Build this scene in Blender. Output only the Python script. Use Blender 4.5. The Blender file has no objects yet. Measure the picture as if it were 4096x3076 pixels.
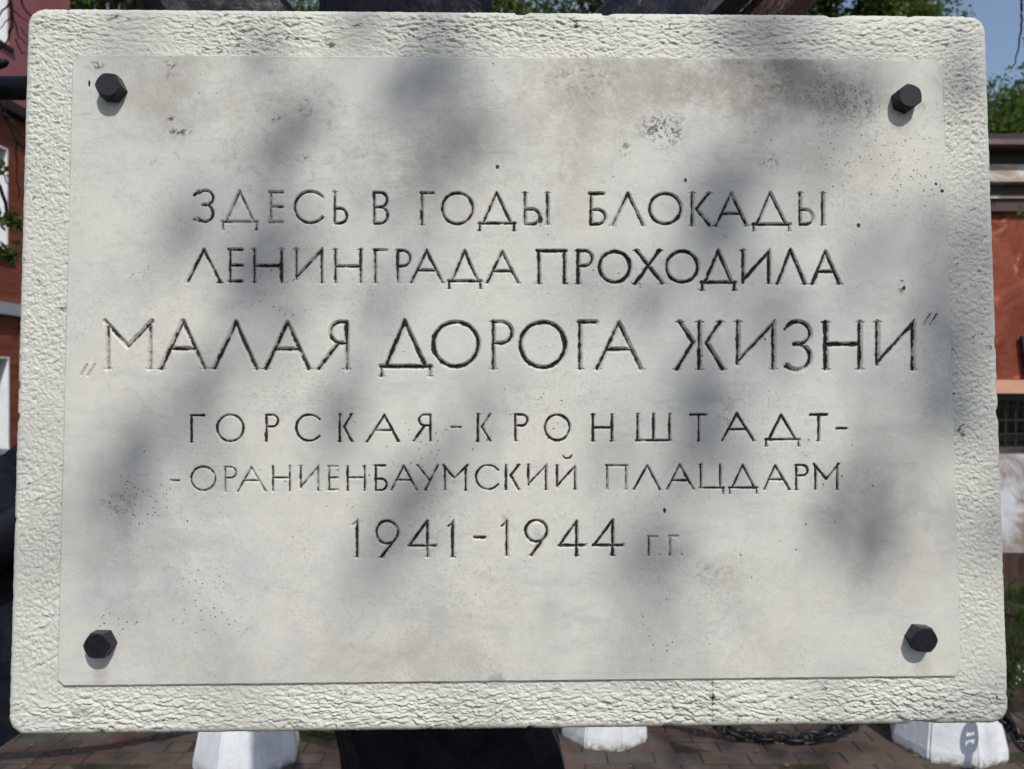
import bpy, bmesh, math, random
import numpy as np
from mathutils import Vector, Matrix
PI = math.pi; rad = math.radians
S = bpy.context.scene; COL = S.collection
random.seed(7); rng = np.random.default_rng(11)
# ------------------------------------------------------------------ camera, sky, sun, exposure
EYE = Vector((0, 0, 1.6)); FPX = 3094.0; CU, CV = 2048.0, 1538.0
SUN = Vector((-0.378, 1.0, -1.19)).normalized()          # the way the light travels
cam_data = bpy.data.cameras.new("camera"); cam = bpy.data.objects.new("camera", cam_data); COL.objects.link(cam)
cam.location = EYE; cam.rotation_euler = (rad(90), 0, 0)
cam_data.sensor_width = 36; cam_data.lens = 36 * FPX / 4096
cam_data.clip_start = 0.02; cam_data.clip_end = 2000
cam_data.dof.use_dof = True; cam_data.dof.focus_distance = 0.79; cam_data.dof.aperture_fstop = 9.5
S.camera = cam
world = bpy.data.worlds.new("World"); S.world = world; world.use_nodes = True
wn = world.node_tree; bg = wn.nodes["Background"]
sky = wn.nodes.new("ShaderNodeTexSky"); sky.sky_type = 'NISHITA'; sky.sun_disc = False
sky.sun_elevation = rad(48); sky.sun_rotation = rad(159.3); sky.air_density = 1.0; sky.dust_density = 1.1; sky.ozone_density = .8
# thin high cloud, everywhere in the sky
tc = wn.nodes.new("ShaderNodeTexCoord"); cn = wn.nodes.new("ShaderNodeTexNoise"); cn.inputs['Scale'].default_value = 3.1; cn.inputs['Detail'].default_value = 6
cr = wn.nodes.new("ShaderNodeMapRange"); cr.inputs[1].default_value = .45; cr.inputs[2].default_value = .8; cr.inputs[3].default_value = .06; cr.inputs[4].default_value = .5
mxs = wn.nodes.new("ShaderNodeMixRGB"); mxs.inputs[2].default_value = (5.2, 5.3, 5.6, 1)
wn.links.new(tc.outputs['Generated'], cn.inputs['Vector']); wn.links.new(cn.outputs['Fac'], cr.inputs[0])
wn.links.new(cr.outputs[0], mxs.inputs[0]); wn.links.new(sky.outputs[0], mxs.inputs[1]); wn.links.new(mxs.outputs[0], bg.inputs[0])
bg.inputs[1].default_value = 0.135
sl = bpy.data.lights.new("sun", 'SUN'); sl.energy = 3.85; sl.angle = rad(0.53); sl.color = (1, .965, .9)
so = bpy.data.objects.new("sun", sl); COL.objects.link(so); so.rotation_euler = SUN.to_track_quat('-Z', 'Y').to_euler(); so.location = (3, -8, 12)
S.cycles.use_adaptive_sampling = True; S.cycles.adaptive_threshold = .025; S.cycles.max_bounces = 5; S.cycles.diffuse_bounces = 3; S.cycles.glossy_bounces = 2
S.view_settings.view_transform = 'Standard'; S.view_settings.look = 'None'; S.view_settings.gamma = 1
S.view_settings.use_curve_mapping = False; S.view_settings.exposure = -0.10

def at(u, v, Y):
    return Vector(((u - CU) / FPX * Y, Y, EYE.z - (v - CV) / FPX * Y))
# ------------------------------------------------------------------ helpers
def tag(o, label=None, cat=None, group=None, kind=None):
    if label: o['label'] = label
    if cat: o['category'] = cat
    if group: o['group'] = group
    if kind: o['kind'] = kind
    return o
def empty(name, loc=(0, 0, 0), rz=0, **k):
    o = bpy.data.objects.new(name, None); COL.objects.link(o); o.location = loc; o.rotation_euler = (0, 0, rz); o.empty_display_size = .1
    return tag(o, **k)
def link(name, me, parent=None, **k):
    o = bpy.data.objects.new(name, me); COL.objects.link(o)
    if parent: o.parent = parent
    return tag(o, **k)
def obj(name, bm, m, parent=None, smooth=False, **k):
    me = bpy.data.meshes.new(name); bm.to_mesh(me); bm.free()
    if m: me.materials.append(m)
    if smooth:
        for p in me.polygons: p.use_smooth = True
    return link(name, me, parent, **k)
def np_mesh(name, V, Q, m, smooth=False, attrs=None):
    me = bpy.data.meshes.new(name); Q = np.asarray(Q, dtype=np.int32); k = Q.shape[1]
    me.vertices.add(len(V)); me.vertices.foreach_set('co', np.asarray(V, dtype=np.float32).ravel())
    me.loops.add(Q.size); me.loops.foreach_set('vertex_index', Q.ravel())
    me.polygons.add(len(Q)); me.polygons.foreach_set('loop_start', np.arange(0, Q.size, k, dtype=np.int32))
    me.polygons.foreach_set('use_smooth', np.full(len(Q), smooth, dtype=bool))
    me.update(calc_edges=True); me.materials.append(m)
    for n, a in (attrs or {}).items():
        at_ = me.attributes.new(n, 'FLOAT', 'POINT'); at_.data.foreach_set('value', np.asarray(a, dtype=np.float32))
    return me
def box(bm, x0, x1, y0, y1, z0, z1, bev=0):
    r = bmesh.ops.create_cube(bm, size=1); vs = r['verts']
    bmesh.ops.scale(bm, vec=(x1 - x0, y1 - y0, z1 - z0), verts=vs)
    bmesh.ops.translate(bm, vec=((x0 + x1) / 2, (y0 + y1) / 2, (z0 + z1) / 2), verts=vs)
    if bev:
        es = list({e for v in vs for e in v.link_edges}); bmesh.ops.bevel(bm, geom=es, offset=bev, segments=2, affect='EDGES', profile=.6)
def bxo(name, m, parent, *a, **k):
    bm = bmesh.new(); box(bm, *a); return obj(name, bm, m, parent, **k)
def frame_at(d):
    d = d.normalized(); u = d.cross(Vector((0, 0, 1)))
    if u.length < .05: u = d.cross(Vector((0, 1, 0)))
    u.normalize(); return u, d.cross(u).normalized()
def tube(bm, pts, rs, n=6, cap=True):
    rings = []
    for i, p in enumerate(pts):
        d = (pts[min(i + 1, len(pts) - 1)] - pts[max(i - 1, 0)]); u, w = frame_at(d); r = rs[i] if hasattr(rs, '__len__') else rs
        rings.append([bm.verts.new(p + (u * math.cos(2 * PI * j / n) + w * math.sin(2 * PI * j / n)) * r) for j in range(n)])
    for a, b in zip(rings, rings[1:]):
        for j in range(n): bm.faces.new((a[j], a[(j + 1) % n], b[(j + 1) % n], b[j]))
    if cap: bm.faces.new(rings[0][::-1]); bm.faces.new(rings[-1])
def prism(bm, outlines):
    """outlines: list of loops of points (same count), joined in order and capped"""
    R = [[bm.verts.new(p) for p in l] for l in outlines]; n = len(R[0])
    for a, b in zip(R, R[1:]):
        for j in range(n): bm.faces.new((a[j], a[(j + 1) % n], b[(j + 1) % n], b[j]))
    bm.faces.new(R[0][::-1]); bm.faces.new(R[-1]); bmesh.ops.recalc_face_normals(bm, faces=bm.faces)
# gradient noise on arrays
_P = rng.permutation(512); _G = np.stack([np.cos(np.linspace(0, 2 * PI, 64, endpoint=False)), np.sin(np.linspace(0, 2 * PI, 64, endpoint=False))], 1)
def noise(x, y, seed=0):
    xi = np.floor(x).astype(int); yi = np.floor(y).astype(int); xf = x - xi; yf = y - yi
    u = xf * xf * xf * (xf * (xf * 6 - 15) + 10); v = yf * yf * yf * (yf * (yf * 6 - 15) + 10)
    def g(ix, iy, fx, fy):
        h = _P[(_P[(ix + seed * 37) & 511] + iy) & 511] & 63; return _G[h, 0] * fx + _G[h, 1] * fy
    a = g(xi, yi, xf, yf); b = g(xi + 1, yi, xf - 1, yf); c = g(xi, yi + 1, xf, yf - 1); d = g(xi + 1, yi + 1, xf - 1, yf - 1)
    return (a + (b - a) * u + (c - a) * v + (a - b - c + d) * u * v) * 1.5

# ------------------------------------------------------------------ material kit
class MK:
    def __init__(s, name, rough=.6, spec=.5, metal=0):
        s.m = bpy.data.materials.new(name); s.m.use_nodes = True; s.t = s.m.node_tree; s.b = s.t.nodes['Principled BSDF']
        s.b.inputs['Roughness'].default_value = rough; s.b.inputs['Specular IOR Level'].default_value = spec; s.b.inputs['Metallic'].default_value = metal
        s.tc = s.t.nodes.new('ShaderNodeTexCoord'); s.P = s.tc.outputs['Object']
    def L(s, a, b): s.t.links.new(a, b)
    def put(s, i, v):
        if isinstance(v, bpy.types.NodeSocket): s.L(v, i)
        else: i.default_value = (*v, 1) if (isinstance(v, tuple) and len(v) == 3 and i.type == 'RGBA') else v
    def map(s, scale=(1, 1, 1), loc=(0, 0, 0), rot=(0, 0, 0), src=None):
        n = s.t.nodes.new('ShaderNodeMapping'); n.inputs['Scale'].default_value = scale; n.inputs['Location'].default_value = loc; n.inputs['Rotation'].default_value = rot
        s.L(src or s.P, n.inputs['Vector']); return n.outputs[0]
    def noise(s, sc, det=4, rough=.55, dist=0, v=None, col=False):
        n = s.t.nodes.new('ShaderNodeTexNoise'); n.inputs['Scale'].default_value = sc; n.inputs['Detail'].default_value = det
        n.inputs['Roughness'].default_value = rough; n.inputs['Distortion'].default_value = dist; s.L(v or s.P, n.inputs['Vector']); return n.outputs[1 if col else 0]
    def vor(s, sc, v=None, feat='F1', rnd=1):
        n = s.t.nodes.new('ShaderNodeTexVoronoi'); n.feature = feat; n.inputs['Scale'].default_value = sc; n.inputs['Randomness'].default_value = rnd
        s.L(v or s.P, n.inputs['Vector']); return n
    def rng(s, x, a, b, c=0, d=1, smooth=True):
        n = s.t.nodes.new('ShaderNodeMapRange'); n.interpolation_type = 'SMOOTHSTEP' if smooth else 'LINEAR'
        for i, q in enumerate((x, a, b, c, d)): s.put(n.inputs[i], q)
        return n.outputs[0]
    def mth(s, op, a, b=0):
        n = s.t.nodes.new('ShaderNodeMath'); n.operation = op; s.put(n.inputs[0], a); s.put(n.inputs[1], b); return n.outputs[0]
    def mix(s, f, a, b, mode='MIX'):
        n = s.t.nodes.new('ShaderNodeMixRGB'); n.blend_type = mode; s.put(n.inputs[0], f); s.put(n.inputs[1], a); s.put(n.inputs[2], b); return n.outputs[0]
    def attr(s, name):
        n = s.t.nodes.new('ShaderNodeAttribute'); n.attribute_name = name; return n.outputs['Fac']
    def bump(s, h, dist, st=1, prev=None):
        n = s.t.nodes.new('ShaderNodeBump'); n.inputs['Strength'].default_value = st; n.inputs['Distance'].default_value = dist
        s.L(h, n.inputs['Height'])
        if prev: s.L(prev, n.inputs['Normal'])
        s.L(n.outputs[0], s.b.inputs['Normal']); return n.outputs[0]
    def blob(s, x, z, r, ax=1.0):
        """soft disc mask round a spot of the face (object x, z)"""
        v = s.map((1, 0, 1), (-x, 0, -z)); v = s.map((1 / r, 1, 1 / (r * ax)), src=v)
        n = s.t.nodes.new('ShaderNodeVectorMath'); n.operation = 'LENGTH'; s.L(v, n.inputs[0]); return s.rng(n.outputs['Value'], .3, 1, 1, 0)
    def col(s, c): s.put(s.b.inputs['Base Color'], c); return s
def plain(name, c, rough=.6, var=.15, sc=8, spec=.5, bump=0, metal=0):
    k = MK(name, rough, spec, metal); n = k.noise(sc, 6, .6)
    k.col(k.mix(k.rng(n, .3, .7), tuple(x * (1 - var) for x in c), tuple(min(1, x * (1 + var)) for x in c)))
    if bump: k.bump(k.noise(sc * 6, 4), bump)
    return k.m

# ------------------------------------------------------------------ plaque pose (measured)
def rot3(ax, ay, az):
    return Matrix.Rotation(az, 3, 'Z') @ Matrix.Rotation(ax, 3, 'X') @ Matrix.Rotation(ay, 3, 'Y')
PR = rot3(-0.04831, -0.00258, 0.02161); PT = Vector((0.00246, 0.79317, 1.6 + 0.02272)); PW, PH = 1.0, 0.73287
PRn = np.array(PR); PTn = np.array(PT)
def face(u, v, y=0.0):
    """spot of the plaque's face (local x, z) seen at u, v of the photograph"""
    d = Vector(((u - CU) / FPX, 1, -(v - CV) / FPX)); o = PR.transposed() @ (EYE - PT); d = PR.transposed() @ d
    t = (y - o.y) / d.y; p = o + d * t; return p.x, p.z

# ------------------------------------------------------------------ materials
def paint_mat(panel):
    k = MK('white_paint_panel' if panel else 'white_paint_rough', .52, .35)
    P = k.map((1, 1, 1))
    big = k.noise(2.6, 5, .6, .6); c = k.mix(k.rng(big, .35, .68), (.565, .565, .53), (.62, .605, .55))
    blot = k.noise(7, 7, .74, .4); c = k.mix(k.rng(blot, .5, .75, 0, .6), c, (.42, .42, .43))
    streak = k.noise(7, 7, .76, .25, k.map((1, 1, 3.2), rot=(0, rad(-38), 0))); c = k.mix(k.rng(streak, .5, .72, 0, .6), c, (.41, .405, .40))
    fine = k.noise(90, 5, .75, .3); c = k.mix(k.rng(fine, .3, .72, .14, 0), c, (.3, .29, .27)); c = k.mix(k.mth('MULTIPLY', k.rng(k.noise(330, 3, .8), .5, .7), k.rng(k.noise(8, 4, .6, 0, k.map((1, 1, 1), (1, 8, 2))), .4, .65, .05, .55)), c, (.3, .285, .26))
    if panel:
        # weathered dirt, heavier towards the top of the panel
        sep = k.t.nodes.new('ShaderNodeSeparateXYZ'); k.L(k.P, sep.inputs[0]); z = sep.outputs[2]
        up = k.rng(z, .02, .28, .0, 1)
        g = k.noise(75, 6, .85, .3); g2 = k.noise(3.4, 4, .6, .5, k.map((1, 1, 1), (4, 2, 7)))
        gm = k.mth('MULTIPLY', k.mth('MULTIPLY', k.rng(g, .5, .72), k.rng(g2, .42, .62)), k.mth('ADD', k.mth('MULTIPLY', up, .6), .12))
        c = k.mix(gm, c, (.2, .185, .165))
        for (u, v) in ((452, 430), (3615, 480), (410, 2680), (3680, 2660)):
            x, zz = face(u, v); c = k.mix(k.mth('MULTIPLY', k.blob(x, zz, .012, 2.2), k.rng(k.noise(60, 5, .7, .3, k.map((1, 1, .3))), .35, .6, .05, .32)), c, (.25, .20, .15))
        gn = k.rng(k.noise(9, 7, .8, .15), .36, .64)
        sm = k.mth('MULTIPLY', k.rng(k.noise(26, 5, .7, .2), .60, .72), k.rng(k.noise(3.1, 3, .6, 0, k.map((1, 1, 1), (7, 1, 5))), .42, .6)); c = k.mix(k.mth('MULTIPLY', sm, .6), c, (.27, .255, .24))
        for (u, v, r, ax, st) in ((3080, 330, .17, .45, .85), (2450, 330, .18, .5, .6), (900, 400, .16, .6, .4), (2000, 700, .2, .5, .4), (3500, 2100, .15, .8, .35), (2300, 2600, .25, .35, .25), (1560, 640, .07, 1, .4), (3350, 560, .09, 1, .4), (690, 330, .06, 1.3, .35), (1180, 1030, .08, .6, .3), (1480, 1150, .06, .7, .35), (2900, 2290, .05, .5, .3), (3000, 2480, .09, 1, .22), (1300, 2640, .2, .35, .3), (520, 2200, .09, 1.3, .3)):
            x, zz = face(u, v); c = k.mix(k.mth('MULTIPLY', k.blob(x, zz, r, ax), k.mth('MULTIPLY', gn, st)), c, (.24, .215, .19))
        hz = k.noise(14, 6, .8, .2, k.map((1, 1, 6))); c = k.mix(k.mth('MULTIPLY', k.rng(hz, .56, .72, 0, .5), up), c, (.26, .245, .225))
        # round pinholes in drifts
        for sc_, th, seed, dens in ((120, .13, 1.3, .54), (60, .07, 5.1, .5), (190, .17, 8.2, .56)):
            vv = k.vor(sc_, k.map((1, 0.0, 1), (seed, 0, seed * 2)))
            dr = k.rng(k.noise(5.5, 3, .6, 0, k.map((1, 1, 1), (seed * 3, 0, seed))), dens + .04, dens + .1)
            for (u, v, r, ax) in ((560, 1990, .05, .8), (3390, 540, .06, 1.2), (3320, 390, .05, .9), (480, 2480, .03, .7), (3640, 700, .05, 1.3)):
                x, zz = face(u, v); dr = k.mth('MAXIMUM', dr, k.rng(k.blob(x, zz, r, ax), .2, .6))
            m = k.mth('MULTIPLY', k.rng(vv.outputs['Distance'], th * .7, th, 1, 0), dr)
            c = k.mix(k.mth('MULTIPLY', m, .9), c, (.05, .043, .037))
        # flaked spots where they are on the real panel
        flake = k.noise(190, 5, .75, .5)
        for (u, v, r, ax, st) in ((2650, 520, .034, .75, 1), (2490, 600, .012, 1, .8), (720, 525, .018, .5, 1), (690, 478, .009, .5, 1), (385, 268, .014, .45, 1.1),
                              (690, 275, .012, 1.3, .9), (3075, 655, .012, 1.2, .8), (2890, 945, .007, .8, .9), (3600, 1140, .006, 2.4, 1.1), (3310, 370, .03, .9, .55),
                              (2330, 330, .05, .55, .5), (3080, 330, .04, .8, .5), (1110, 480, .008, .8, .8), (1225, 435, .012, 1.2, .7), (1220, 640, .012, .5, .6),
                              (2850, 2290, .028, .5, .35), (3430, 430, .03, 1.2, .6), (480, 2010, .03, .6, .4), (2910, 1640, .02, 1.3, .3)):
            x, zz = face(u, v); m = k.mth('MULTIPLY', k.blob(x, zz, r, ax), k.rng(flake, .5, .57)); c = k.mix(k.mth('MULTIPLY', m, min(1, st)), c, (.10, .09, .078))
        # dark drips and knocks
        for (u, v, r, ax) in ((1990, 672, .0032, 1.1), (2738, 725, .0022, 1.6), (2161, 882, .0040, 1.5), (3608, 1155, .0026, 1.3), (2655, 2040, .0025, 1.6), (3055, 1358, .0016, 1), (365, 340, .0018, 3), (3427, 905, .003, 1.2), (3735, 740, .0022, 1), (3760, 768, .003, 1)):
            x, zz = face(u, v); c = k.mix(k.rng(k.blob(x, zz, r * 1.15, ax), .55, .8), c, (.02, .018, .017))
        # violet-grey marble-like clouds low on the left
        c = k.mix(k.mth('MULTIPLY', k.blob(-.33, -.22, .22), k.rng(k.noise(14, 6, .75, .7, k.map((1, 1, 1), (1, 5, 2))), .45, .7, 0, .5)), c, (.42, .42, .47))
        cr_ = k.vor(11, k.mix(.08, k.P, k.noise(20, 5, col=True)), 'DISTANCE_TO_EDGE'); crk = k.mth('MULTIPLY', k.rng(cr_.outputs['Distance'], .004, .014, 1, 0), k.rng(k.noise(4, 3, .5, 0, k.map((1, 1, 1), (9, 1, 3))), .52, .6))
        c = k.mix(k.mth('MULTIPLY', crk, .22), c, (.33, .32, .3))
        k.col(c)
        b = k.bump(k.noise(14, 5, .6, .3, k.map((1, 1, 9))), .0006, .28)
        b = k.bump(k.noise(260, 3, .6), .00025, .5, b)
        b = k.bump(k.noise(24, 5, .72, .8), .0012, .55, b)
    else:
        y = k.noise(3.3, 4, .6, .3, k.map((1, 1, 1), (3, 3, 1))); c = k.mix(k.rng(y, .5, .75, 0, .8), c, (.66, .65, .54))
        v1 = k.noise(38, 6, .75, .5, k.map((1, 1, 1.6))); d = k.noise(3.8, 3, .6, 0, k.map((1, 1, 1), (2, 7, 3)))
        ch = k.mth('MULTIPLY', k.rng(v1, .61, .65), k.rng(d, .40, .60, .35, 1))
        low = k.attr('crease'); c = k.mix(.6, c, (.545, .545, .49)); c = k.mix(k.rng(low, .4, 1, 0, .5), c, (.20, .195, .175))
        x, zz = face(2850, 2790); c = k.mix(k.mth('MULTIPLY', k.blob(x, zz, .0022, 14), k.rng(v1, .45, .52)), c, (.05, .045, .04))
        c = k.mix(ch, c, (.085, .078, .068)); pv_ = k.vor(105, k.mix(.02, k.P, k.noise(90, 2, col=True))); pm = k.mth('MULTIPLY', k.rng(pv_.outputs['Distance'], .10, .2, 1, 0), k.rng(k.noise(30, 3, .7, 0, k.map((1, 1, 1), (4, 4, 4))), .53, .60)); c = k.mix(k.mth('MULTIPLY', pm, .85), c, (.07, .06, .05)); k.col(c)
        b = k.bump(k.noise(170, 5, .7), .0005, .7); b = k.bump(v1, .002, .35, b)
    return k
M = {}
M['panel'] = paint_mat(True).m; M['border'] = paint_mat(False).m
k = paint_mat(True); k.m.name = 'letter_groove'                      # same stone, with leftover black letter paint and groove shade in the colour
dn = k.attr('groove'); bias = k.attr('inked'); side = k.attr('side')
nz = k.noise(55, 5, .7, .4); n2 = k.noise(240, 4, .7)
thr = k.mth('ADD', k.mth('MULTIPLY', k.mth('SUBTRACT', nz, .5), 1.8), k.mth('MULTIPLY', k.mth('SUBTRACT', n2, .5), 1.1))
val = k.mth('ADD', k.mth('ADD', dn, k.mth('MULTIPLY', side, -.22)), k.mth('SUBTRACT', bias, thr))
src_c = k.b.inputs['Base Color'].links[0].from_socket
c = k.mix(k.rng(dn, .15, .8, 0, .45), src_c, (.24, .225, .2))  # grey deepening with groove depth: shade put into the colour
c = k.mix(k.rng(val, .60, .85), c, (.024, .019, .016)); k.col(c)
M['letter'] = k.m
def black_iron(name='black_iron_paint', rust=0.0):
    k = MK(name, .4, .10 + rust); n = k.noise(22, 8, .7, .5)
    c = k.mix(k.rng(n, .35, .7), (.006, .008, .012), (.015, .017, .024)); c = k.mix(k.rng(k.noise(9, 7, .7, 1), .6, .75, 0, .5 + rust), c, (.045, .02, .014))
    k.col(c); k.put(k.b.inputs['Roughness'], k.rng(k.noise(60, 4), .3, .7, .2, .5))
    b = k.bump(k.noise(28, 7, .65, .6), .006, .45 + rust); k.bump(k.vor(70).outputs['Distance'], .002, .3, b); return k.m
M['iron'] = black_iron(); M['ironwet'] = black_iron('glossy_black_iron_paint', .25); M['rust'] = plain('rust_brown_paint', (.06, .022, .016), .5, .4, 20, bump=.003)
M['bolt'] = plain('bolt_black_enamel', (.007, .008, .013), .3, .7, 300, spec=.3, bump=.0006)
def chain_m():
    k = MK('chain_black_gloss', .34, .4); k.col((.010, .010, .011)); k.bump(k.noise(60, 4), .003, .6); return k.m
M['chain'] = chain_m()
def whitewash():
    k = MK('whitewashed_concrete', .55, .4); c = k.mix(k.rng(k.noise(7, 7, .65), .4, .75, 0, .45), (.68, .70, .73), (.46, .47, .48))
    sep = k.t.nodes.new('ShaderNodeSeparateXYZ'); k.L(k.P, sep.inputs[0])
    c = k.mix(k.mth('MULTIPLY', k.rng(sep.outputs[2], .0, .05, 1, 0), k.rng(k.noise(30, 6, .7), .42, .6)), c, (.17, .14, .09))
    c = k.mix(k.rng(k.noise(26, 5, .8), .64, .68), c, (.2, .19, .17)); c = k.mix(k.rng(k.noise(5, 6, .7, .4, k.map((1, 1, .35))), .52, .72, 0, .5), c, (.36, .36, .34)); k.col(c); k.bump(k.noise(35, 6, .6), .006, .5); return k.m
M['white'] = whitewash()
def brickpave():
    k = MK('paving_brick', .8, .3); oi = k.t.nodes.new('ShaderNodeObjectInfo'); g = k.t.nodes.new('ShaderNodeNewGeometry')
    r = k.mth('FRACT', k.mth('ADD', oi.outputs['Random'], g.outputs['Random Per Island']))
    P = k.map((1, 1, 1), src=g.outputs['Position'])
    c = k.mix(r, (.085, .052, .043), (.12, .095, .08)); c = k.mix(k.rng(r, .7, .9), c, (.08, .075, .07))
    c = k.mix(k.rng(k.noise(5, 6, .7, .5, P), .45, .7, 0, .7), c, (.075, .062, .05)); c = k.mix(k.rng(k.noise(70, 5, .8, 0, P), .5, .75, 0, .6), c, (.15, .13, .11)); c = k.mix(k.rng(k.noise(9, 9, .8, .6, P), .42, .62, 0, .85), c, (.065, .055, .045)); c = k.mix(k.rng(k.noise(2.5, 3, .6, .3, P), .5, .7, 0, .4), c, (.15, .06, .045))
    k.col(c); k.bump(k.noise(60, 6, .7, 0, P), .004, .7); return k.m
M['pave'] = brickpave()
def soil():
    k = MK('soil_and_moss', .95, .2); n = k.noise(2.2, 7, .65, .5); c = k.mix(k.rng(n, .45, .6), (.055, .04, .028), (.03, .045, .014))
    c = k.mix(k.rng(k.noise(.35, 5, .6), .5, .7), c, (.11, .085, .06)); c = k.mix(k.rng(k.noise(40, 5, .8), .5, .75, 0, .6), c, (.13, .1, .07))
    k.col(c); k.bump(k.noise(18, 8, .7), .03, .8); return k.m
M['soil'] = soil()
def wallbrick(vec_rot, name):
    k = MK(name, .85, .2); b = k.t.nodes.new('ShaderNodeTexBrick'); k.L(k.map((1, 1, 1), rot=vec_rot), b.inputs['Vector'])
    b.inputs['Scale'].default_value = 1; b.inputs['Brick Width'].default_value = .26; b.inputs['Row Height'].default_value = .077; b.inputs['Mortar Size'].default_value = .009
    b.inputs['Color1'].default_value = (.15, .038, .022, 1); b.inputs['Color2'].default_value = (.26, .078, .045, 1); b.inputs['Mortar'].default_value = (.16, .065, .045, 1); b.inputs['Mortar Smooth'].default_value = .6
    c = k.mix(k.rng(k.noise(1.4, 7, .7), .35, .75, 0, .5), b.outputs[0], (.17, .045, .025)); k.col(c); k.bump(b.outputs['Fac'], .01, -.6); return k.m
M['brickwall'] = wallbrick((0, rad(90), rad(90)), 'red_brick_wall')
M['mauve'] = plain('mauve_plaster', (.30, .105, .12), .85, .12, 1.5)
M['trim'] = plain('white_trim', (.72, .74, .77), .7, .08, 5); M['greytrim'] = plain('grey_cornice', (.32, .33, .36), .8, .1, 4)
M['glass'] = plain('dark_glass', (.012, .013, .013), .12, .2, 2)
def redplaster():
    k = MK('red_plaster', .9, .2); n = k.noise(3.2, 9, .72, .8); c = k.mix(k.rng(n, .38, .62), (.13, .032, .02), (.25, .07, .04))
    c = k.mix(k.rng(k.noise(4.5, 9, .75, .6, k.map((1, 1, 1), (2, 0, 3))), .56, .66, 0, .75), c, (.5, .2, .13)); k.col(c); k.bump(k.noise(20, 6), .01, .6); return k.m
M['redplaster'] = redplaster()
def oldwhite(name, a, b, sc=2.2, lo=.45, hi=.55):
    k = MK(name, .85, .2); k.col(k.mix(k.rng(k.noise(sc, 8, .68, .6), lo, hi), a, b)); k.bump(k.noise(15, 6), .01, .6); return k.m
M['peeling'] = oldwhite('peeling_white_band', (.36, .29, .24), (.62, .63, .65)); M['darkband'] = oldwhite('dirty_dark_band', (.045, .035, .033), (.09, .07, .065), 3)
M['plinth'] = oldwhite('stained_white_plinth', (.22, .17, .14), (.52, .53, .57), 2.4, .36, .56); M['base'] = oldwhite('dirty_brick_base', (.035, .022, .016), (.11, .065, .05), 3, .4, .7)
M['sill'] = plain('pink_sill', (.56, .30, .22), .8, .12, 3); M['roofdark'] = plain('dark_roof_sheet', (.018, .012, .012), .6, .3, 3); M['gutter'] = plain('mauve_gutter', (.14, .085, .095), .5, .25, 4)
M['grille'] = plain('black_grille', (.012, .008, .007), .6, .3, 10)
M['bark'] = plain('bark', (.075, .055, .042), .9, .35, 9, bump=.02); M['twig'] = plain('dark_twig', (.012, .008, .007), .9, .3, 30, spec=.08)
def leafm(name, a, b, sc=.9):
    k = MK(name, .55, .35); g = k.t.nodes.new('ShaderNodeNewGeometry'); r = g.outputs['Random Per Island']
    c = k.mix(k.rng(r, 0, 1, 0, 1, False), a, b); c = k.mix(k.rng(k.noise(sc, 3), .4, .65, 0, .5), c, tuple(x * .8 for x in a)); k.col(c)
    tr = k.t.nodes.new('ShaderNodeBsdfTranslucent'); k.put(tr.inputs[0], k.mix(.5, c, (.18, .26, .03))); mx = k.t.nodes.new('ShaderNodeMixShader'); mx.inputs[0].default_value = .42
    out = k.t.nodes['Material Output']; k.L(k.b.outputs[0], mx.inputs[1]); k.L(tr.outputs[0], mx.inputs[2]); k.L(mx.outputs[0], out.inputs[0]); return k.m
M['leaf'] = leafm('leaf_green', (.04, .075, .012), (.10, .15, .03)); M['leafdark'] = leafm('leaf_dark', (.036, .07, .013), (.095, .14, .028)); M['grass'] = leafm('grass_blade', (.02, .042, .008), (.06, .10, .02), 4)
M['petal'] = plain('small_white_petal', (.7, .72, .5), .6, .1, 5)

# ------------------------------------------------------------------ ground and paving
bm = bmesh.new(); bmesh.ops.create_grid(bm, x_segments=60, y_segments=60, size=400); obj('ground', bm, M['soil'], kind='structure')
pv = empty('paving', (0, 0, 0), kind='structure')
PX0, PX1, PY0, PY1 = -4.2, 4.2, -1.2, 3.72
bm = bmesh.new(); box(bm, PX0, PX1, PY0, PY1, -.06, .0195); obj('joint_bed', bm, M['soil'], pv)
def brick_bm():
    bm = bmesh.new(); box(bm, -.0977, .0977, -.0477, .0477, -.03, 0, .005); return bm
bmb = brick_bm(); bme = bpy.data.meshes.new('brick'); bmb.to_mesh(bme); bmb.free(); bme.materials.append(M['pave'])
far = bmesh.new(); row = 0; y = PY1 - .05; cnt = 0
while y > PY0:
    x = PX0 + (.1 if row % 2 else 0)
    while x < PX1 - .1:
        xx = x + .1; zt = .022 + random.uniform(-.0035, .0035); rz = random.uniform(-.02, .02)
        if y > 3.0 and abs(xx) < 2.75 and cnt < 300:
            o = link('brick', bme, pv); o.location = (xx, y, zt); o.rotation_euler = (random.uniform(-.012, .012), random.uniform(-.008, .008), rz); cnt += 1
        else:
            n0 = len(far.verts); box(far, xx - .0965, xx + .0965, y - .0465, y + .0465, zt - .03, zt)
        x += .2
    y -= .1; row += 1
obj('brick', far, M['pave'], pv, kind='stuff')

n = 260; lp = np.stack([rng.uniform(-2.8, 2.9, n), rng.uniform(2.8, 3.9, n), rng.uniform(.024, .032, n)], 1)
LIT = lp
# ------------------------------------------------------------------ plaque
plq = bpy.data.objects.new('memorial_plaque', None); COL.objects.link(plq); plq.empty_display_size = .1
plq.matrix_world = Matrix.Translation(PT) @ PR.to_4x4()
tag(plq, 'large white stone plaque with engraved Russian text and a rough border', 'plaque')
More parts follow.
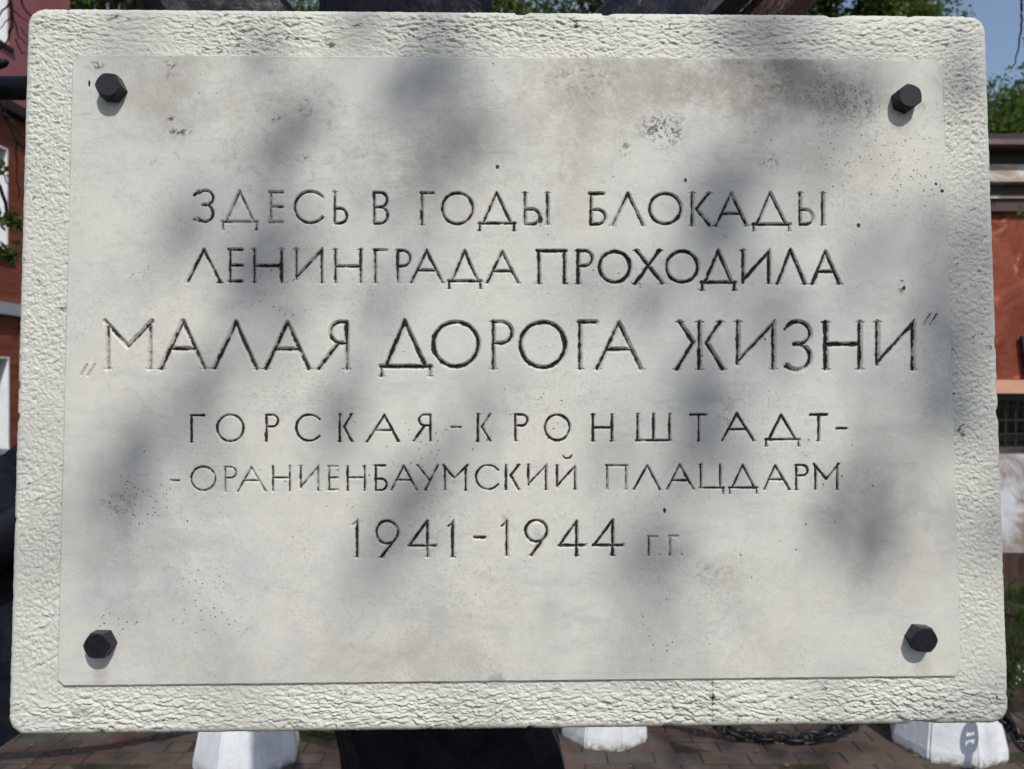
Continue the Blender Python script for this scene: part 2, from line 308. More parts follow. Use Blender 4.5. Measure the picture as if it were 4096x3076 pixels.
# panel outline in face coordinates
PY = -.0038
lx = np.mean([face(294, 300, PY)[0], face(232, 2700, PY)[0]]); rx = np.mean([face(3772, 300, PY)[0], face(3839, 2689, PY)[0]])
tz = np.mean([face(400, 221, PY)[1], face(3700, 243, PY)[1]]); bz = np.mean([face(254, 2739, PY)[1], face(3830, 2703, PY)[1]])
SUB = 4; C0 = .002; F0 = C0 / SUB
nx = int(round((rx - lx) / C0)); nz_ = int(round((tz - bz) / C0)); dx = (rx - lx) / nx; dz = (tz - bz) / nz_
gx = lx + np.arange(nx * SUB + 1) * dx / SUB; gz = bz + np.arange(nz_ * SUB + 1) * dz / SUB
GX, GZ = np.meshgrid(gx, gz, indexing='ij')
D = np.zeros(GX.shape, np.float32); DN = np.zeros(GX.shape, np.float32); SD = np.zeros(GX.shape, np.float32); ID = np.full(GX.shape, -1, np.int32)
WOB = (noise(GX * 130, GZ * 130, 3) * .00028 + noise(GX * 420, GZ * 420, 5) * .00016).astype(np.float32)
# glyphs: strokes in crop pixels (y down).  each stroke = (points, half width factor)
def arc(cx, cy, rx_, ry_, a0, a1, n=22):
    return [(cx + rx_ * math.cos(rad(a0 + (a1 - a0) * i / n)), cy - ry_ * math.sin(rad(a0 + (a1 - a0) * i / n))) for i in range(n + 1)]
def glyph(ch, w, a):
    e = w * .42; s = []; f = .3 * w
    def L(*p): s.append((list(p), 1))
    def ser(x, y, up, ln=.85): s.append(([(x - ln * w, y - f * .2 if up else y + f * .2), (x + ln * w, y - f * .2 if up else y + f * .2)], .42))
    def bowl(x0, x1, t, b, left=False):          # D-shaped bowl from stem x0 to x1
        r = (b - t) / 2; sg = -1 if x1 < x0 else 1; xc = x1 - sg * r
        if (xc - x0) * sg < 0: xc = x0
        rr = abs(x1 - xc); A = arc(xc, (t + b) / 2, rr, r, 90, -90) if sg > 0 else arc(xc, (t + b) / 2, rr, r, 90, 270)
        s.append(([(x0, t)] + A + [(x0, b)], .95))
    if ch == 'О': l, r, t, b = a; s.append((arc((l + r) / 2, (t + b) / 2, (r - l) / 2 - e, (b - t) / 2 - e, 0, 360, 40), 1)); return s
    if ch == 'С':
        l, r, t, b = a; R = (b - t) / 2 - e; cx = l + e + R; q = math.degrees(math.acos(max(-1, min(1, (r - 4 - cx) / R)))) if r - 4 < cx + R else 20
        q = max(q, 28); s.append((arc(cx, (t + b) / 2, R, R, q, 360 - q, 34), 1)); x, y = arc(cx, (t + b) / 2, R, R, q, q + 1, 1)[0]
        s.append(([(x + w * .4, y - w * .5), (x - w * .2, y + w * .4)], .4)); y2 = t + b - y; s.append(([(x + w * .4, y2 + w * .2), (x - w * .2, y2 - w * .5)], .4)); return s
    if ch == 'З':
        l, r, t, b = a; m = t + (b - t) * .46; rt = (m - t - e) / 2 + e * .2; rb = (b - e - m) / 2
        s.append((arc(r - e - rt * 1.1, t + e + rt, rt * 1.1, rt, 140, -85), 1)); s.append((arc(r - e - rb, m + rb, rb, rb, 100, -140), 1))
        s.append(([(l + 4, t + rt * .75 + e * .4), (l + (r - l) * .25, t + e * 1.2)], .8)); s.append(([(l + 4, b - rb * .42), (l + (r - l) * .28, b - e * 1.3)], .8)); return s
    if ch == '-': x0, x1, y = a; L((x0 + e, y), (x1 - e, y)); return s
    if ch == '/': s.append(([(a[0], a[1]), (a[2], a[3])], .5)); return s
    if ch == '.': s.append(([(a[0], a[1]), (a[0] + .5, a[1])], .75)); return s
    if ch == 'u': x0, x1, t, b = a; s.append((arc((x0 + x1) / 2, t, (x1 - x0) / 2, b - t, 190, 350, 10), .8)); return s
    if ch in 'ЛА':
        ap, f1, f2, t, b = a[:5]; L((ap, t + e * 1.4), (f1, b - e)); L((ap, t + e * 1.4), (f2, b - e)); ser(f1, b - e, 0); ser(f2, b - e, 0)
        s.append(([(ap, t + 1), (ap, t + e * 2)], .45))
        if ch == 'А': yb = a[5]; q = (yb - t) / (b - t); L((ap + (f1 - ap) * q, yb), (ap + (f2 - ap) * q, yb))
        return s
    if ch == 'Д':
        ap, f1, f2, t, bar, b = a; g = (f2 - f1) * .09; L((ap, t + e * 1.4), (f1 + g, bar)); L((ap, t + e * 1.4), (f2 - g, bar)); L((f1 - 4, bar), (f2 + 4, bar))
        s.append(([(ap, t + 1), (ap, t + e * 2)], .45)); s.append(([(f1, bar), (f1, b - e)], .8)); s.append(([(f2, bar), (f2, b - e)], .8)); ser(f1, b - e, 0, .6); ser(f2, b - e, 0, .6); return s
    if ch in 'Г':
        x, r, t, b = a; L((x, t + e), (x, b - e)); L((x - e * .8, t + e), (r - e, t + e)); ser(x, b - e, 0); s.append(([(r - e, t + e * .6), (r - e * .6, t + e * 2.4)], .45)); return s
    if ch == 'Е':
        x, r, t, b, m = a; L((x, t + e), (x, b - e)); L((x - e, t + e), (r - e, t + e)); L((x, m), (r - e, m)); L((x - e, b - e), (r - e, b - e)); return s
    if ch == 'Ь' or ch == 'Ы':
        x, r, t, b, m = a[:5]; L((x, t + e), (x, b - e)); ser(x, t + e, 1); bowl(x, r - e, m + e, b - e); ser(x, b - e, 0, .5)
        if ch == 'Ы': L((a[5], t + e), (a[5], b - e)); ser(a[5], t + e, 1); ser(a[5], b - e, 0)
        return s
    if ch == 'Б': x, r1, r, t, b, m = a; L((x, t + e), (x, b - e)); L((x - e, t + e), (r1 - e, t + e)); bowl(x, r - e, m + e, b - e); s.append(([(r1 - e, t + e * .6), (r1 - e * .6, t + e * 2.2)], .45)); return s
    if ch == 'В': x, r, t, b, m = a; L((x, t + e), (x, b - e)); bowl(x, r - e * 1.3, t + e, m); bowl(x, r - e, m, b - e); ser(x, t + e, 1, .5); ser(x, b - e, 0, .5); return s
    if ch == 'Р': x, r, t, b, m = a; L((x, t + e), (x, b - e)); bowl(x, r - e, t + e, m); ser(x - w * .3, t + e, 1, .5); ser(x, b - e, 0); return s
    if ch == 'Я': x, l, f1, t, b, m = a; L((x, t + e), (x, b - e)); bowl(x, l + e, t + e, m); L((x - (x - l) * .45, m), (f1, b - e)); ser(x, b - e, 0); ser(f1, b - e, 0); return s
    if ch == 'К': x, tr, br, mx, my, t, b = a; L((x, t + e), (x, b - e)); L((tr, t + e), (mx, my)); L((mx, my), (br, b - e)); [ser(*q) for q in ((x, t + e, 1), (x, b - e, 0), (tr, t + e, 1), (br, b - e, 0))]; return s
    if ch == 'Н': x, r, t, b, m = a; L((x, t + e), (x, b - e)); L((r, t + e), (r, b - e)); L((x, m), (r, m)); [ser(*q) for q in ((x, t + e, 1), (x, b - e, 0), (r, t + e, 1), (r, b - e, 0))]; return s
    if ch == 'И': x, r, t, lb, b = a; L((x, t + e), (x, lb)); L((r, t + e * 2), (r, b - e)); L((x, lb - e), (r, t + e * 2)); s.append(([(r - e, t + e * 3), (r + e * .7, t)], .5)); ser(x, t + e, 1); ser(r, b - e, 0); return s
    if ch == 'П': x, r, t, b = a; L((x, t + e), (x, b - e)); L((r, t + e), (r, b - e)); L((x - e, t + e), (r + e, t + e)); ser(x, b - e, 0); ser(r, b - e, 0); return s
    if ch == 'Х': a1, a2, b1, b2, t, b = a; L((a1, t + e), (b2, b - e)); L((a2, t + e), (b1, b - e)); [ser(*q) for q in ((a1, t + e, 1), (a2, t + e, 1), (b1, b - e, 0), (b2, b - e, 0))]; return s
    if ch == 'М': s1, s2, a1, a2, mx, my, t, b = a; L((a1, t + e), (mx, my - e)); L((a2, t + e), (mx, my - e)); L((s1, t + e * 3), (s1, b - e)); L((s2, t + e * 3), (s2, b - e)); ser(s1, b - e, 0); ser(s2, b - e, 0); return s
    if ch == 'Ж':
        c_, tl, tr, bl, br, ml, mr, my, t, b = a; L((c_, t + e), (c_, b - e)); L((tl, t + e), (ml, my)); L((ml, my), (bl, b - e)); L((tr, t + e), (mr, my)); L((mr, my), (br, b - e))
        [ser(*q) for q in ((c_, t + e, 1), (c_, b - e, 0), (tl, t + e, 1), (tr, t + e, 1), (bl, b - e, 0), (br, b - e, 0))]; return s
    if ch == 'Ш': x1, x2, x3, t, b = a; [L((q, t + e), (q, b - e)) for q in (x1, x2, x3)]; L((x1 - e, b - e), (x3 + e, b - e)); [ser(q, t + e, 1) for q in (x1, x2, x3)]; return s
    if ch == 'Ц': x1, x2, xt, t, b, bt = a; L((x1, t + e), (x1, b)); L((x2, t + e), (x2, b)); L((x1 - e, b), (xt + e * .4, b)); s.append(([(xt, b), (xt, bt - e)], .85)); ser(x1, t + e, 1); ser(x2, t + e, 1); ser(xt, bt - e, 0, .5); return s
    if ch == 'Т': x, l, r, t, b = a; L((x, t + e), (x, b - e)); L((l + e, t + e), (r - e, t + e)); ser(x, b - e, 0); [s.append(([(q, t + e * .6), (q, t + e * 2.2)], .45)) for q in (l + e, r - e)]; return s
    if ch == 'У': tl, tr, jx, jy, fx, t, b = a; L((tl, t + e), (jx, jy)); L((tr, t + e), (fx, b - e)); ser(tl, t + e, 1); ser(tr, t + e, 1); ser(fx, b - e, 0); return s
    if ch == '1': x, fx, fy, t, b = a; L((x, t + e * 2), (x, b - e)); s.append(([(x, t + e * 2), (fx + e, fy - e * .4)], .8)); s.append(([(x, t + e * 2), (x + w * .3, t)], .45)); ser(x, b - e, 0); return s
    if ch == '9': l, r, t, b, fx, fb = a; R = (r - l) / 2 - e; cx, cy = (l + r) / 2, (t + b) / 2; s.append((arc(cx, cy, R, (b - t) / 2 - e, 0, 360, 34), 1)); L(arc(cx, cy, R, R, -25, -24, 1)[0], (fx, fb - e)); ser(fx, fb - e, 0); return s
    if ch == '4': x, l, r, t, b, y = a; L((x, t + e * 1.5), (x, b - e)); L((l + e, y), (r - e, y)); L((x, t + e * 1.5), (l + e * 1.6, y)); ser(x, b - e, 0); s.append(([(r - e, y), (r, y - e * 1.2)], .5)); return s
LINES = [  # crop origin, stroke width, letters
 (700, 720, 20, [('З', 116, 247, 60, 272), ('Д', 407, 300, 514, 62, 265, 322), ('Е', 603, 685, 70, 275, 170), ('С', 748, 935, 65, 280), ('Ь', 1008, 1094, 70, 284, 172), ('В', 1258, 1352, 72, 284, 173),
   ('Г', 1560, 1640, 75, 290), ('О', 1680, 1890, 75, 287), ('Д', 2032, 1927, 2143, 72, 275, 328)]),
 (2000, 720, 22, [('Ы', 157, 260, 75, 290, 177, 300), ('Б', 575, 664, 674, 78, 290, 180), ('Л', 808, 712, 903, 75, 296), ('О', 937, 1153, 78, 288), ('К', 1215, 1322, 1325, 1243, 185, 75, 296), ('А', 1462, 1368, 1558, 72, 297, 213),
   ('Д', 1708, 1605, 1828, 70, 282, 330), ('Ы', 1897, 1987, 75, 292, 180, 2041)]),
 (700, 720, 21, [('Л', 181, 78, 285, 430, 655), ('Е', 347, 432, 432, 650, 541), ('Н', 500, 672, 430, 655, 543), ('И', 765, 925, 430, 625, 656), ('Н', 1012, 1172, 433, 656, 547), ('Г', 1264, 1342, 436, 656),
   ('Р', 1407, 1494, 438, 656, 545), ('А', 1590, 1493, 1688, 438, 656, 572), ('Д', 1830, 1733, 1930, 438, 640, 694), ('А', 2067, 1975, 2167, 443, 658, 577)]),
 (2000, 720, 23, [('П', 246, 407, 440, 662), ('Р', 494, 592, 440, 664, 543), ('О', 620, 832, 445, 657), ('Х', 862, 1008, 858, 1028, 438, 664), ('О', 1043, 1260, 443, 657), ('Д', 1380, 1280, 1483, 437, 648, 705),
   ('И', 1538, 1700, 438, 645, 664), ('Л', 1837, 1757, 1928, 432, 665), ('А', 2058, 1977, 2148, 442, 666, 580)]),
 (300, 1220, 27, [('/', 75, 378, 34, 443), ('/', 123, 378, 80, 445), ('М', 205, 472, 188, 485, 334, 275, 92, 412), ('А', 682, 543, 817, 90, 413, 278), ('Л', 1016, 880, 1145, 97, 413), ('А', 1342, 1206, 1475, 97, 414, 281),
   ('Я', 1716, 1602, 1540, 98, 415, 243)]),
 (1400, 1220, 27, [('Д', 345, 198, 505, 90, 390, 460), ('О', 515, 822, 98, 403), ('Р', 905, 1034, 98, 414, 243), ('О', 1065, 1372, 100, 408), ('Г', 1452, 1568, 98, 414), ('А', 1699, 1563, 1838, 98, 416, 282)]),
 (2600, 1220, 28, [('Ж', 313, 188, 444, 172, 460, 276, 360, 240, 98, 417), ('И', 556, 780, 98, 372, 415), ('З', 850, 1024, 97, 425), ('Н', 1112, 1327, 100, 416, 250), ('И', 1438, 1663, 98, 378, 420), ('/', 1772, 60, 1732, 125), ('/', 1814, 60, 1770, 128)]),
 (650, 1620, 16, [('Г', 183, 268, 60, 240), ('О', 338, 517, 56, 237), ('Р', 656, 736, 57, 237, 138), ('С', 838, 995, 56, 234), ('К', 1120, 1195, 1198, 1147, 138, 54, 237), ('А', 1402, 1293, 1492, 57, 238, 161), ('Я', 1693, 1615, 1588, 57, 235, 131),
   ('-', 1820, 1890, 141), ('К', 1994, 2070, 2072, 2018, 139, 53, 235)]),
 (2000, 1620, 17, [('Р', 97, 180, 55, 233, 132), ('О', 278, 447, 56, 232), ('Н', 588, 708, 55, 233, 144), ('Ш', 870, 970, 1072, 52, 232), ('Т', 1257, 1198, 1314, 55, 233), ('А', 1498, 1407, 1605, 45, 234, 155), ('Д', 1778, 1683, 1888, 55, 219, 267),
   ('Т', 2015, 1955, 2074, 55, 233), ('-', 2124, 2197, 149)]),
 (650, 1620, 15, [('-', 47, 108, 478), ('О', 174, 338, 385, 547), ('Р', 394, 470, 387, 553, 462), ('А', 560, 475, 650, 388, 552, 478), ('Н', 697, 803, 383, 550, 461), ('И', 873, 982, 380, 525, 548), ('Е', 1052, 1112, 383, 543, 460), ('Н', 1170, 1277, 382, 547, 460),
   ('Б', 1348, 1414, 1423, 378, 546, 462), ('А', 1525, 1446, 1607, 377, 545, 475), ('У', 1614, 1740, 1690, 480, 1662, 377, 543), ('М', 1785, 1916, 1774, 1928, 1845, 470, 375, 543), ('С', 1976, 2124, 375, 540)]),
 (2000, 1620, 16, [('К', 38, 118, 118, 68, 447, 375, 542), ('И', 179, 290, 373, 508, 541), ('И', 361, 474, 377, 520, 541), ('u', 398, 452, 320, 338), ('П', 677, 796, 377, 541), ('Л', 932, 848, 1010, 375, 541), ('А', 1137, 1058, 1225, 370, 541, 478),
   ('Ц', 1270, 1393, 1412, 372, 525, 567), ('Д', 1535, 1453, 1623, 373, 524, 567), ('А', 1740, 1673, 1830, 375, 541, 473), ('Р', 1874, 1952, 375, 541, 447), ('М', 1995, 2133, 1984, 2141, 2065, 478, 368, 541)]),
 (1380, 2020, 20, [('1', 75, 38, 130, 92, 338), ('9', 190, 343, 95, 255, 232, 338), ('4', 520, 393, 580, 90, 334, 260), ('1', 680, 646, 138, 96, 337), ('-', 812, 892, 207), ('1', 1021, 985, 138, 87, 328), ('9', 1133, 1285, 90, 242, 1178, 327),
   ('4', 1463, 1343, 1526, 94, 327, 257), ('4', 1692, 1563, 1763, 87, 327, 256)]),
 (1380, 2020, 16, [('Г', 1921, 1980, 195, 327), ('.', 1990, 318), ('Г', 2055, 2108, 192, 327), ('.', 2130, 316)]),
]
INK = {0: [.1, -.25, -.1, .1, .1, .2, .15, .35, .3], 1: [.1, .15, .05, .35, .15, .2, .15, .15], 2: [.15, .1, .2, .05, 0, .05, .1, .0, .15, .15], 3: [.45, .3, .45, .5, .45, .45, .5, .5, .5],
       4: [-1.2, -1.2, -.25, .05, .1, .1, .12], 5: [.3, .35, .15, .4, .3, .1], 6: [.2, .2, .25, .5, .25, .0, .1], 7: [.3] * 9, 8: [.4] * 9, 9: [-.2, .15, -.05, -.1, .05, 0, -.1, .1, .25, .1, .2, .3, .2], 10: [.25, .2, .1, .1, -.1, .3, .2, .3, .2, .2, .4, .35], 11: [.2, .15, .25, .3, .3, .35, .35, .35, .4], 12: [-.3, -1.2, -.3, -1.2]}
SC = 2212 / 1400
letters = []; INKS = []
mmpx = .79317 / FPX
for li, (ox, oy, w, gl) in enumerate(LINES):
    for gi, g in enumerate(gl):
        lid = len(letters); letters.append(g[0]); INKS.append(INK[li][gi])
        for pts, wf in glyph(g[0], w, g[1:]):
            hw = w / SC * mmpx * .74 * wf
            P = np.array([face(ox + x / SC, oy + y / SC, PY) for x, y in pts])
            i0, i1 = np.searchsorted(gx, [P[:, 0].min() - hw * 1.6, P[:, 0].max() + hw * 1.6]); j0, j1 = np.searchsorted(gz, [P[:, 1].min() - hw * 1.6, P[:, 1].max() + hw * 1.6])
            X = GX[i0:i1, j0:j1]; Z = GZ[i0:i1, j0:j1]; best = np.full(X.shape, 9., np.float32); sdd = np.zeros(X.shape, np.float32)
            for a, b in zip(P, P[1:]):
                d = b - a; l2 = max(d @ d, 1e-12); t = np.clip(((X - a[0]) * d[0] + (Z - a[1]) * d[1]) / l2, 0, 1)
                ex = X - a[0] - t * d[0]; ez = Z - a[1] - t * d[1]; q = np.sqrt(ex * ex + ez * ez)
                m = q < best; best[m] = q[m]; sdd[m] = ((ex - ez * .6) / hw)[m]
            best = best + WOB[i0:i1, j0:j1] * (.8 + w / 40); dn_ = np.clip(1 - best / hw, 0, 1); dep = dn_ * hw * 1.05
            cur = D[i0:i1, j0:j1]; m = dep > cur
            cur[m] = dep[m]; DN[i0:i1, j0:j1][m] = (dn_ * min(1, wf + .25))[m]; SD[i0:i1, j0:j1][m] = sdd[m]; ID[i0:i1, j0:j1][m] = lid
# coarse cells with any groove inside are refined
act = D > 0
A4 = np.zeros((nx, nz_), bool)
for a in range(SUB + 1):
    for b in range(SUB + 1): A4 |= act[a:a + nx * SUB:SUB, b:b + nz_ * SUB:SUB][:nx, :nz_]
NZf = nz_ * SUB + 1
def vid(i, j): return i * NZf + j
# chamfered corners: move verts outside the cut onto it
CH = .0058
VX = GX.copy(); VZ = GZ.copy()
for sx, sz in ((0, 0), (0, 1), (1, 0), (1, 1)):
    ax_ = (GX - lx) if sx == 0 else (rx - GX); az_ = (GZ - bz) if sz == 0 else (tz - GZ); o_ = (ax_ + az_) < CH
    sh = (CH - (ax_ + az_)) / 2; VX[o_] += (sh if sx == 0 else -sh)[o_]; VZ[o_] += (sh if sz == 0 else -sh)[o_]
def emit(name, Q, mat, attrs=False, parent=None, **kw):
    u, inv = np.unique(Q.ravel(), return_inverse=True); inv = inv.reshape(-1, 4)
    x = VX.ravel()[u]; z = VZ.ravel()[u]; V = np.stack([x, PY + D.ravel()[u], z], 1)
    me = np_mesh(name, V, inv, mat, False, {'groove': DN.ravel()[u], 'side': SD.ravel()[u], 'inked': np.full(len(u), attrs)} if attrs is not False else None)
    return link(name, me, parent, **kw)
ci, cj = np.nonzero(~A4); s_ = SUB
keep = np.ones(len(ci), bool)
Qc = np.stack([vid(ci * s_, cj * s_), vid((ci + 1) * s_, cj * s_), vid((ci + 1) * s_, (cj + 1) * s_), vid(ci * s_, (cj + 1) * s_)], 1)
area = lambda Q: np.abs((VX.ravel()[Q[:, 2]] - VX.ravel()[Q[:, 0]]) * (VZ.ravel()[Q[:, 3]] - VZ.ravel()[Q[:, 1]]) - (VX.ravel()[Q[:, 3]] - VX.ravel()[Q[:, 1]]) * (VZ.ravel()[Q[:, 2]] - VZ.ravel()[Q[:, 0]]))
Qc = Qc[area(Qc) > 1e-8]
ai, aj = np.nonzero(A4); fi = (ai[:, None, None] * s_ + np.arange(s_)[None, :, None] + np.zeros((1, 1, s_), int)).ravel(); fj = (aj[:, None, None] * s_ + np.zeros((1, s_, 1), int) + np.arange(s_)[None, None, :]).ravel()
Qf = np.stack([vid(fi, fj), vid(fi + 1, fj), vid(fi + 1, fj + 1), vid(fi, fj + 1)], 1)
Dr = D.ravel(); cor = Dr[Qf]; isg = cor.max(1) > 0; wid = ID.ravel()[Qf[np.arange(len(Qf)), cor.argmax(1)]]
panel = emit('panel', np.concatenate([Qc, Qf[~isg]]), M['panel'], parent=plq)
Qg = Qf[isg]; wg = wid[isg]; order = np.argsort(wg, kind='stable'); Qg = Qg[order]; wg = wg[order]; bnds = np.searchsorted(wg, np.arange(len(letters) + 1))
for l in range(len(letters)):
    q = Qg[bnds[l]:bnds[l + 1]]
    if len(q): emit('punctuation_mark' if letters[l] in '-/.u' else ('digit' if letters[l] in '149' else 'letter'), q, M['letter'], float(INKS[l]) * .6 + .01, parent=panel)
print('fine quads', len(Qf), 'grooves', len(Qg), 'coarse', len(Qc))
# ring-shaped loops for the panel edge and the rough border
def rloop(x0, x1, z0, z1, r, n, chamfer=False):
    """n points round the outline, spaced by angle of position along the four sides (same corner indices for every loop)"""
    out = []; w_, h_ = x1 - x0, z1 - z0; per = 2 * (PW + PH); side = [PH / per, PW / per, PH / per, PW / per]
    cs = [(x1, z0, 0), (x1, z1, 1), (x0, z1, 2), (x0, z0, 3)]; npc = 24; ns = [int(n * s) for s in side]
    P = []
    corners = [(x1 - r, z1 - r, 0), (x0 + r, z1 - r, 90), (x0 + r, z0 + r, 180), (x1 - r, z0 + r, 270)]
    starts = [(x1, z0 + r), (x1 - r, z1), (x0, z1 - r), (x0 + r, z0)]; ends = [(x1, z1 - r), (x0 + r, z1), (x0, z0 + r), (x1 - r, z0)]
    for q in range(4):
        t = np.arange(ns[q]) / ns[q]; P += [(starts[q][0] + (ends[q][0] - starts[q][0]) * tt, starts[q][1] + (ends[q][1] - starts[q][1]) * tt) for tt in t]
        cx, cz, a0 = corners[q]
        for i in range(npc):
            tt = i / npc
            if chamfer: a_, b_ = ends[q], starts[(q + 1) % 4]; P.append((a_[0] + (b_[0] - a_[0]) * tt, a_[1] + (b_[1] - a_[1]) * tt))
            else: P.append((cx + r * math.cos(rad(a0 + 90 * tt)), cz + r * math.sin(rad(a0 + 90 * tt))))
    return np.array(P)
NB = 4000
inner = rloop(lx, rx, bz, tz, CH, NB, True); n_ = len(inner)
# panel edge: small bevel, then the wall down to the border
cen = np.array([(lx + rx) / 2, (bz + tz) / 2]); sgn = np.sign(inner - cen)
eo = inner + sgn * np.array([.0011, .0011]) + (noise(inner[:, 0] * 60, inner[:, 1] * 60, 9) * .0005)[:, None] * sgn; eb = eo + sgn * .0004
V = np.concatenate([np.c_[inner[:, 0], np.full(n_, PY), inner[:, 1]], np.c_[eo[:, 0], np.full(n_, PY + .0008), eo[:, 1]], np.c_[eb[:, 0], np.full(n_, .004), eb[:, 1]]])
I = np.arange(n_); J = (I + 1) % n_
Q = np.concatenate([np.stack([I + k_ * n_, J + k_ * n_, J + (k_ + 1) * n_, I + (k_ + 1) * n_], 1) for k_ in range(2)])
link('panel_edge', np_mesh('panel_edge', V, Q, M['panel'], False), plq)
# border
NR = 66; RO = .019; ER = .006
PW, PH = PW * 1.0068, PH * 1.0085
ins = rloop(-PW / 2 + ER, PW / 2 - ER, -PH / 2 + ER, PH / 2 - ER, RO - ER, NB); ibs = inner + sgn * .0004
outl = rloop(-PW / 2, PW / 2, -PH / 2, PH / 2, RO, NB)
ts = np.linspace(0, 1, NR); XY = ibs[None] * (1 - ts[:, None, None]) + ins[None] * ts[:, None, None]
x, z = XY[..., 0], XY[..., 1]
inbot = np.clip((bz - z) / .02, 0, 1) + np.clip((z - tz) / .02, 0, 1); inbot = np.clip(inbot, 0, 1)
wx = noise(x * 22, z * 22, 1) * .012; wz = noise(x * 25, z * 25, 2) * .010
def worley(X_, Z_, seed):
    """chipped facets: every cell has its own height and tilt and falls off to its rim"""
    xi = np.floor(X_).astype(int); zi = np.floor(Z_).astype(int); F = np.full(X_.shape, 9.); F2 = F.copy(); H = np.zeros(X_.shape)
    rt = np.random.default_rng(seed).uniform(0, 1, (512, 5))
    for di in (-1, 0, 1):
        for dj in (-1, 0, 1):
            hh = _P[(_P[(xi + di + seed * 17) & 511] + zi + dj) & 511]; r = rt[hh]; ex = X_ - (xi + di + .1 + .8 * r[..., 0]); ez = Z_ - (zi + dj + .1 + .8 * r[..., 1]); d = ex * ex + ez * ez
            hgt = r[..., 2] * .55 + ex * (r[..., 3] - .5) * 1.1 + ez * (r[..., 4] - .85) * 2.0
            m = d < F; F2 = np.where(m, F, np.minimum(F2, d)); H = np.where(m, hgt, H); F = np.where(m, d, F)
    return H - F * .75, np.sqrt(F2) - np.sqrt(F)
wx = noise(x * 60, z * 60, 1) * .0050 + noise(x * 170, z * 170, 31) * .0016; wz = noise(x * 50, z * 75, 2) * .0040 + noise(x * 190, z * 190, 32) * .0014
w1, e1 = worley((x + wx) * 100, (z + wz) * 215, 4); w2, e2 = worley((x + wz) * 170, (z + wx) * 330, 6)
ang = .5; xr = x * math.cos(ang) + z * math.sin(ang); zr = -x * math.sin(ang) + z * math.cos(ang)
s1, g1 = worley((xr + wx * .6) * 215, (zr + wz * .6) * 165, 8); s2, g2 = worley((x + wz) * 380, (z + wx) * 340, 9)
fb = noise(x * 120, z * 230, 10) * .3 + noise(x * 330, z * 420, 11) * .13
bl = 1.6 * np.minimum(np.abs(noise((x + wx * .5) * 70, (z + wz * .5) * 165, 51)), .34); bs = 1.6 * np.minimum(np.abs(noise((xr + wx * .5) * 185, (zr + wz * .5) * 130, 52)), .34)
h = (w1 * .55 + w2 * .30 + bl * .7) * inbot + (s1 * .34 + s2 * .22 + bs * .7) * (1 - inbot) + fb + noise(x * 16, z * 16, 12) * .25
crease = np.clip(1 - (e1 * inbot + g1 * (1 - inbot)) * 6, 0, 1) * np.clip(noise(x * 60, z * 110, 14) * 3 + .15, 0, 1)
amp = (.0019 + .0013 * inbot * (z < 0) + .0004 * inbot) * (.75 + .5 * noise(x * 9, z * 9, 13))
fade = np.minimum(1, ts / .05)[:, None]
fade = fade * (.4 + .6 * np.minimum(1, (1 - ts) / .06)[:, None]); Y = -.0003 - h * amp * (.35 + .65 * fade)
rings = [np.stack([x, Y, z], -1)]
top = Y[-1]
for a in np.linspace(0, 90, 7)[1:]:
    f = math.sin(rad(a)); g = 1 - math.cos(rad(a)); pz = ins * (1 - f) + outl * f; jit = (noise(pz[:, 0] * 70, pz[:, 1] * 70, 21) * .0004 * f + noise(pz[:, 0] * 250, pz[:, 1] * 250, 22) * .0004 * f - np.clip(noise(pz[:, 0] * 45, pz[:, 1] * 45, 23) - .52, 0, .25) * .010 * (.3 + .7 * f))
    pz = pz + np.sign(pz) * jit[:, None]; rings.append(np.stack([pz[:, 0], top * (1 - f) + ER * g, pz[:, 1]], -1)[None])
last = rings[-1][0].copy(); l2_ = last.copy(); l2_[:, 1] = .03; l3 = l2_.copy(); l3[:, 1] = .034; l3[:, [0, 2]] *= .994; l4 = l3.copy(); l4[:, [0, 2]] *= .01
rings += [l2_[None], l3[None], l4[None]]
V = np.concatenate(rings, 0); R_ = V.shape[0]; V = V.reshape(-1, 3)
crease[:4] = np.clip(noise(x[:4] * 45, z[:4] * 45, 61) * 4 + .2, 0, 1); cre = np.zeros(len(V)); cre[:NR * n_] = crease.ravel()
Q = np.concatenate([np.stack([I + k_ * n_, J + k_ * n_, J + (k_ + 1) * n_, I + (k_ + 1) * n_], 1) for k_ in range(R_ - 1)])
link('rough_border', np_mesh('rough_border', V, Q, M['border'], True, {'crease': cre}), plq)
# bolts
def bolt(u, v, rot, label):
    HT = .0145; px, pz_ = face(u, v, PY - HT); bm = bmesh.new(); R = .012 / math.cos(PI / 6); N = 72
    def ring(y, cap_r=None, hexs=1.0):
        o = []
        for i in range(N):
            a = 2 * PI * i / N; r = .012 / math.cos(((a + PI / 6) % (PI / 3)) - PI / 6) * hexs
            if cap_r: r = min(r, cap_r)
            o.append(Vector((r * math.cos(a + rot), y, r * math.sin(a + rot))))
        return o
    L_ = [ring(.0), ring(-HT + .0030)]
    for i in range(6): L_.append(ring(-HT + .0024 - i * .00048, .0139 - i * .00052))
    L_.append([p * .94 + Vector((0, 0, 0)) for p in ring(-HT, .0113)]); L_[-1] = [Vector((p.x, -HT, p.z)) for p in L_[-1]]
    prism(bm, L_); o = obj('bolt', bm, M['bolt'], plq, label=label); o.location = (px, PY - .0001, pz_); return o
bolt(429, 338, .45, 'black hex bolt at upper left corner'); bolt(3642, 382, .1, 'black hex bolt at upper right corner'); bolt(384, 2585, .5, 'black hex bolt at lower left corner'); bolt(3703, 2561, .45, 'black hex bolt at lower right corner')

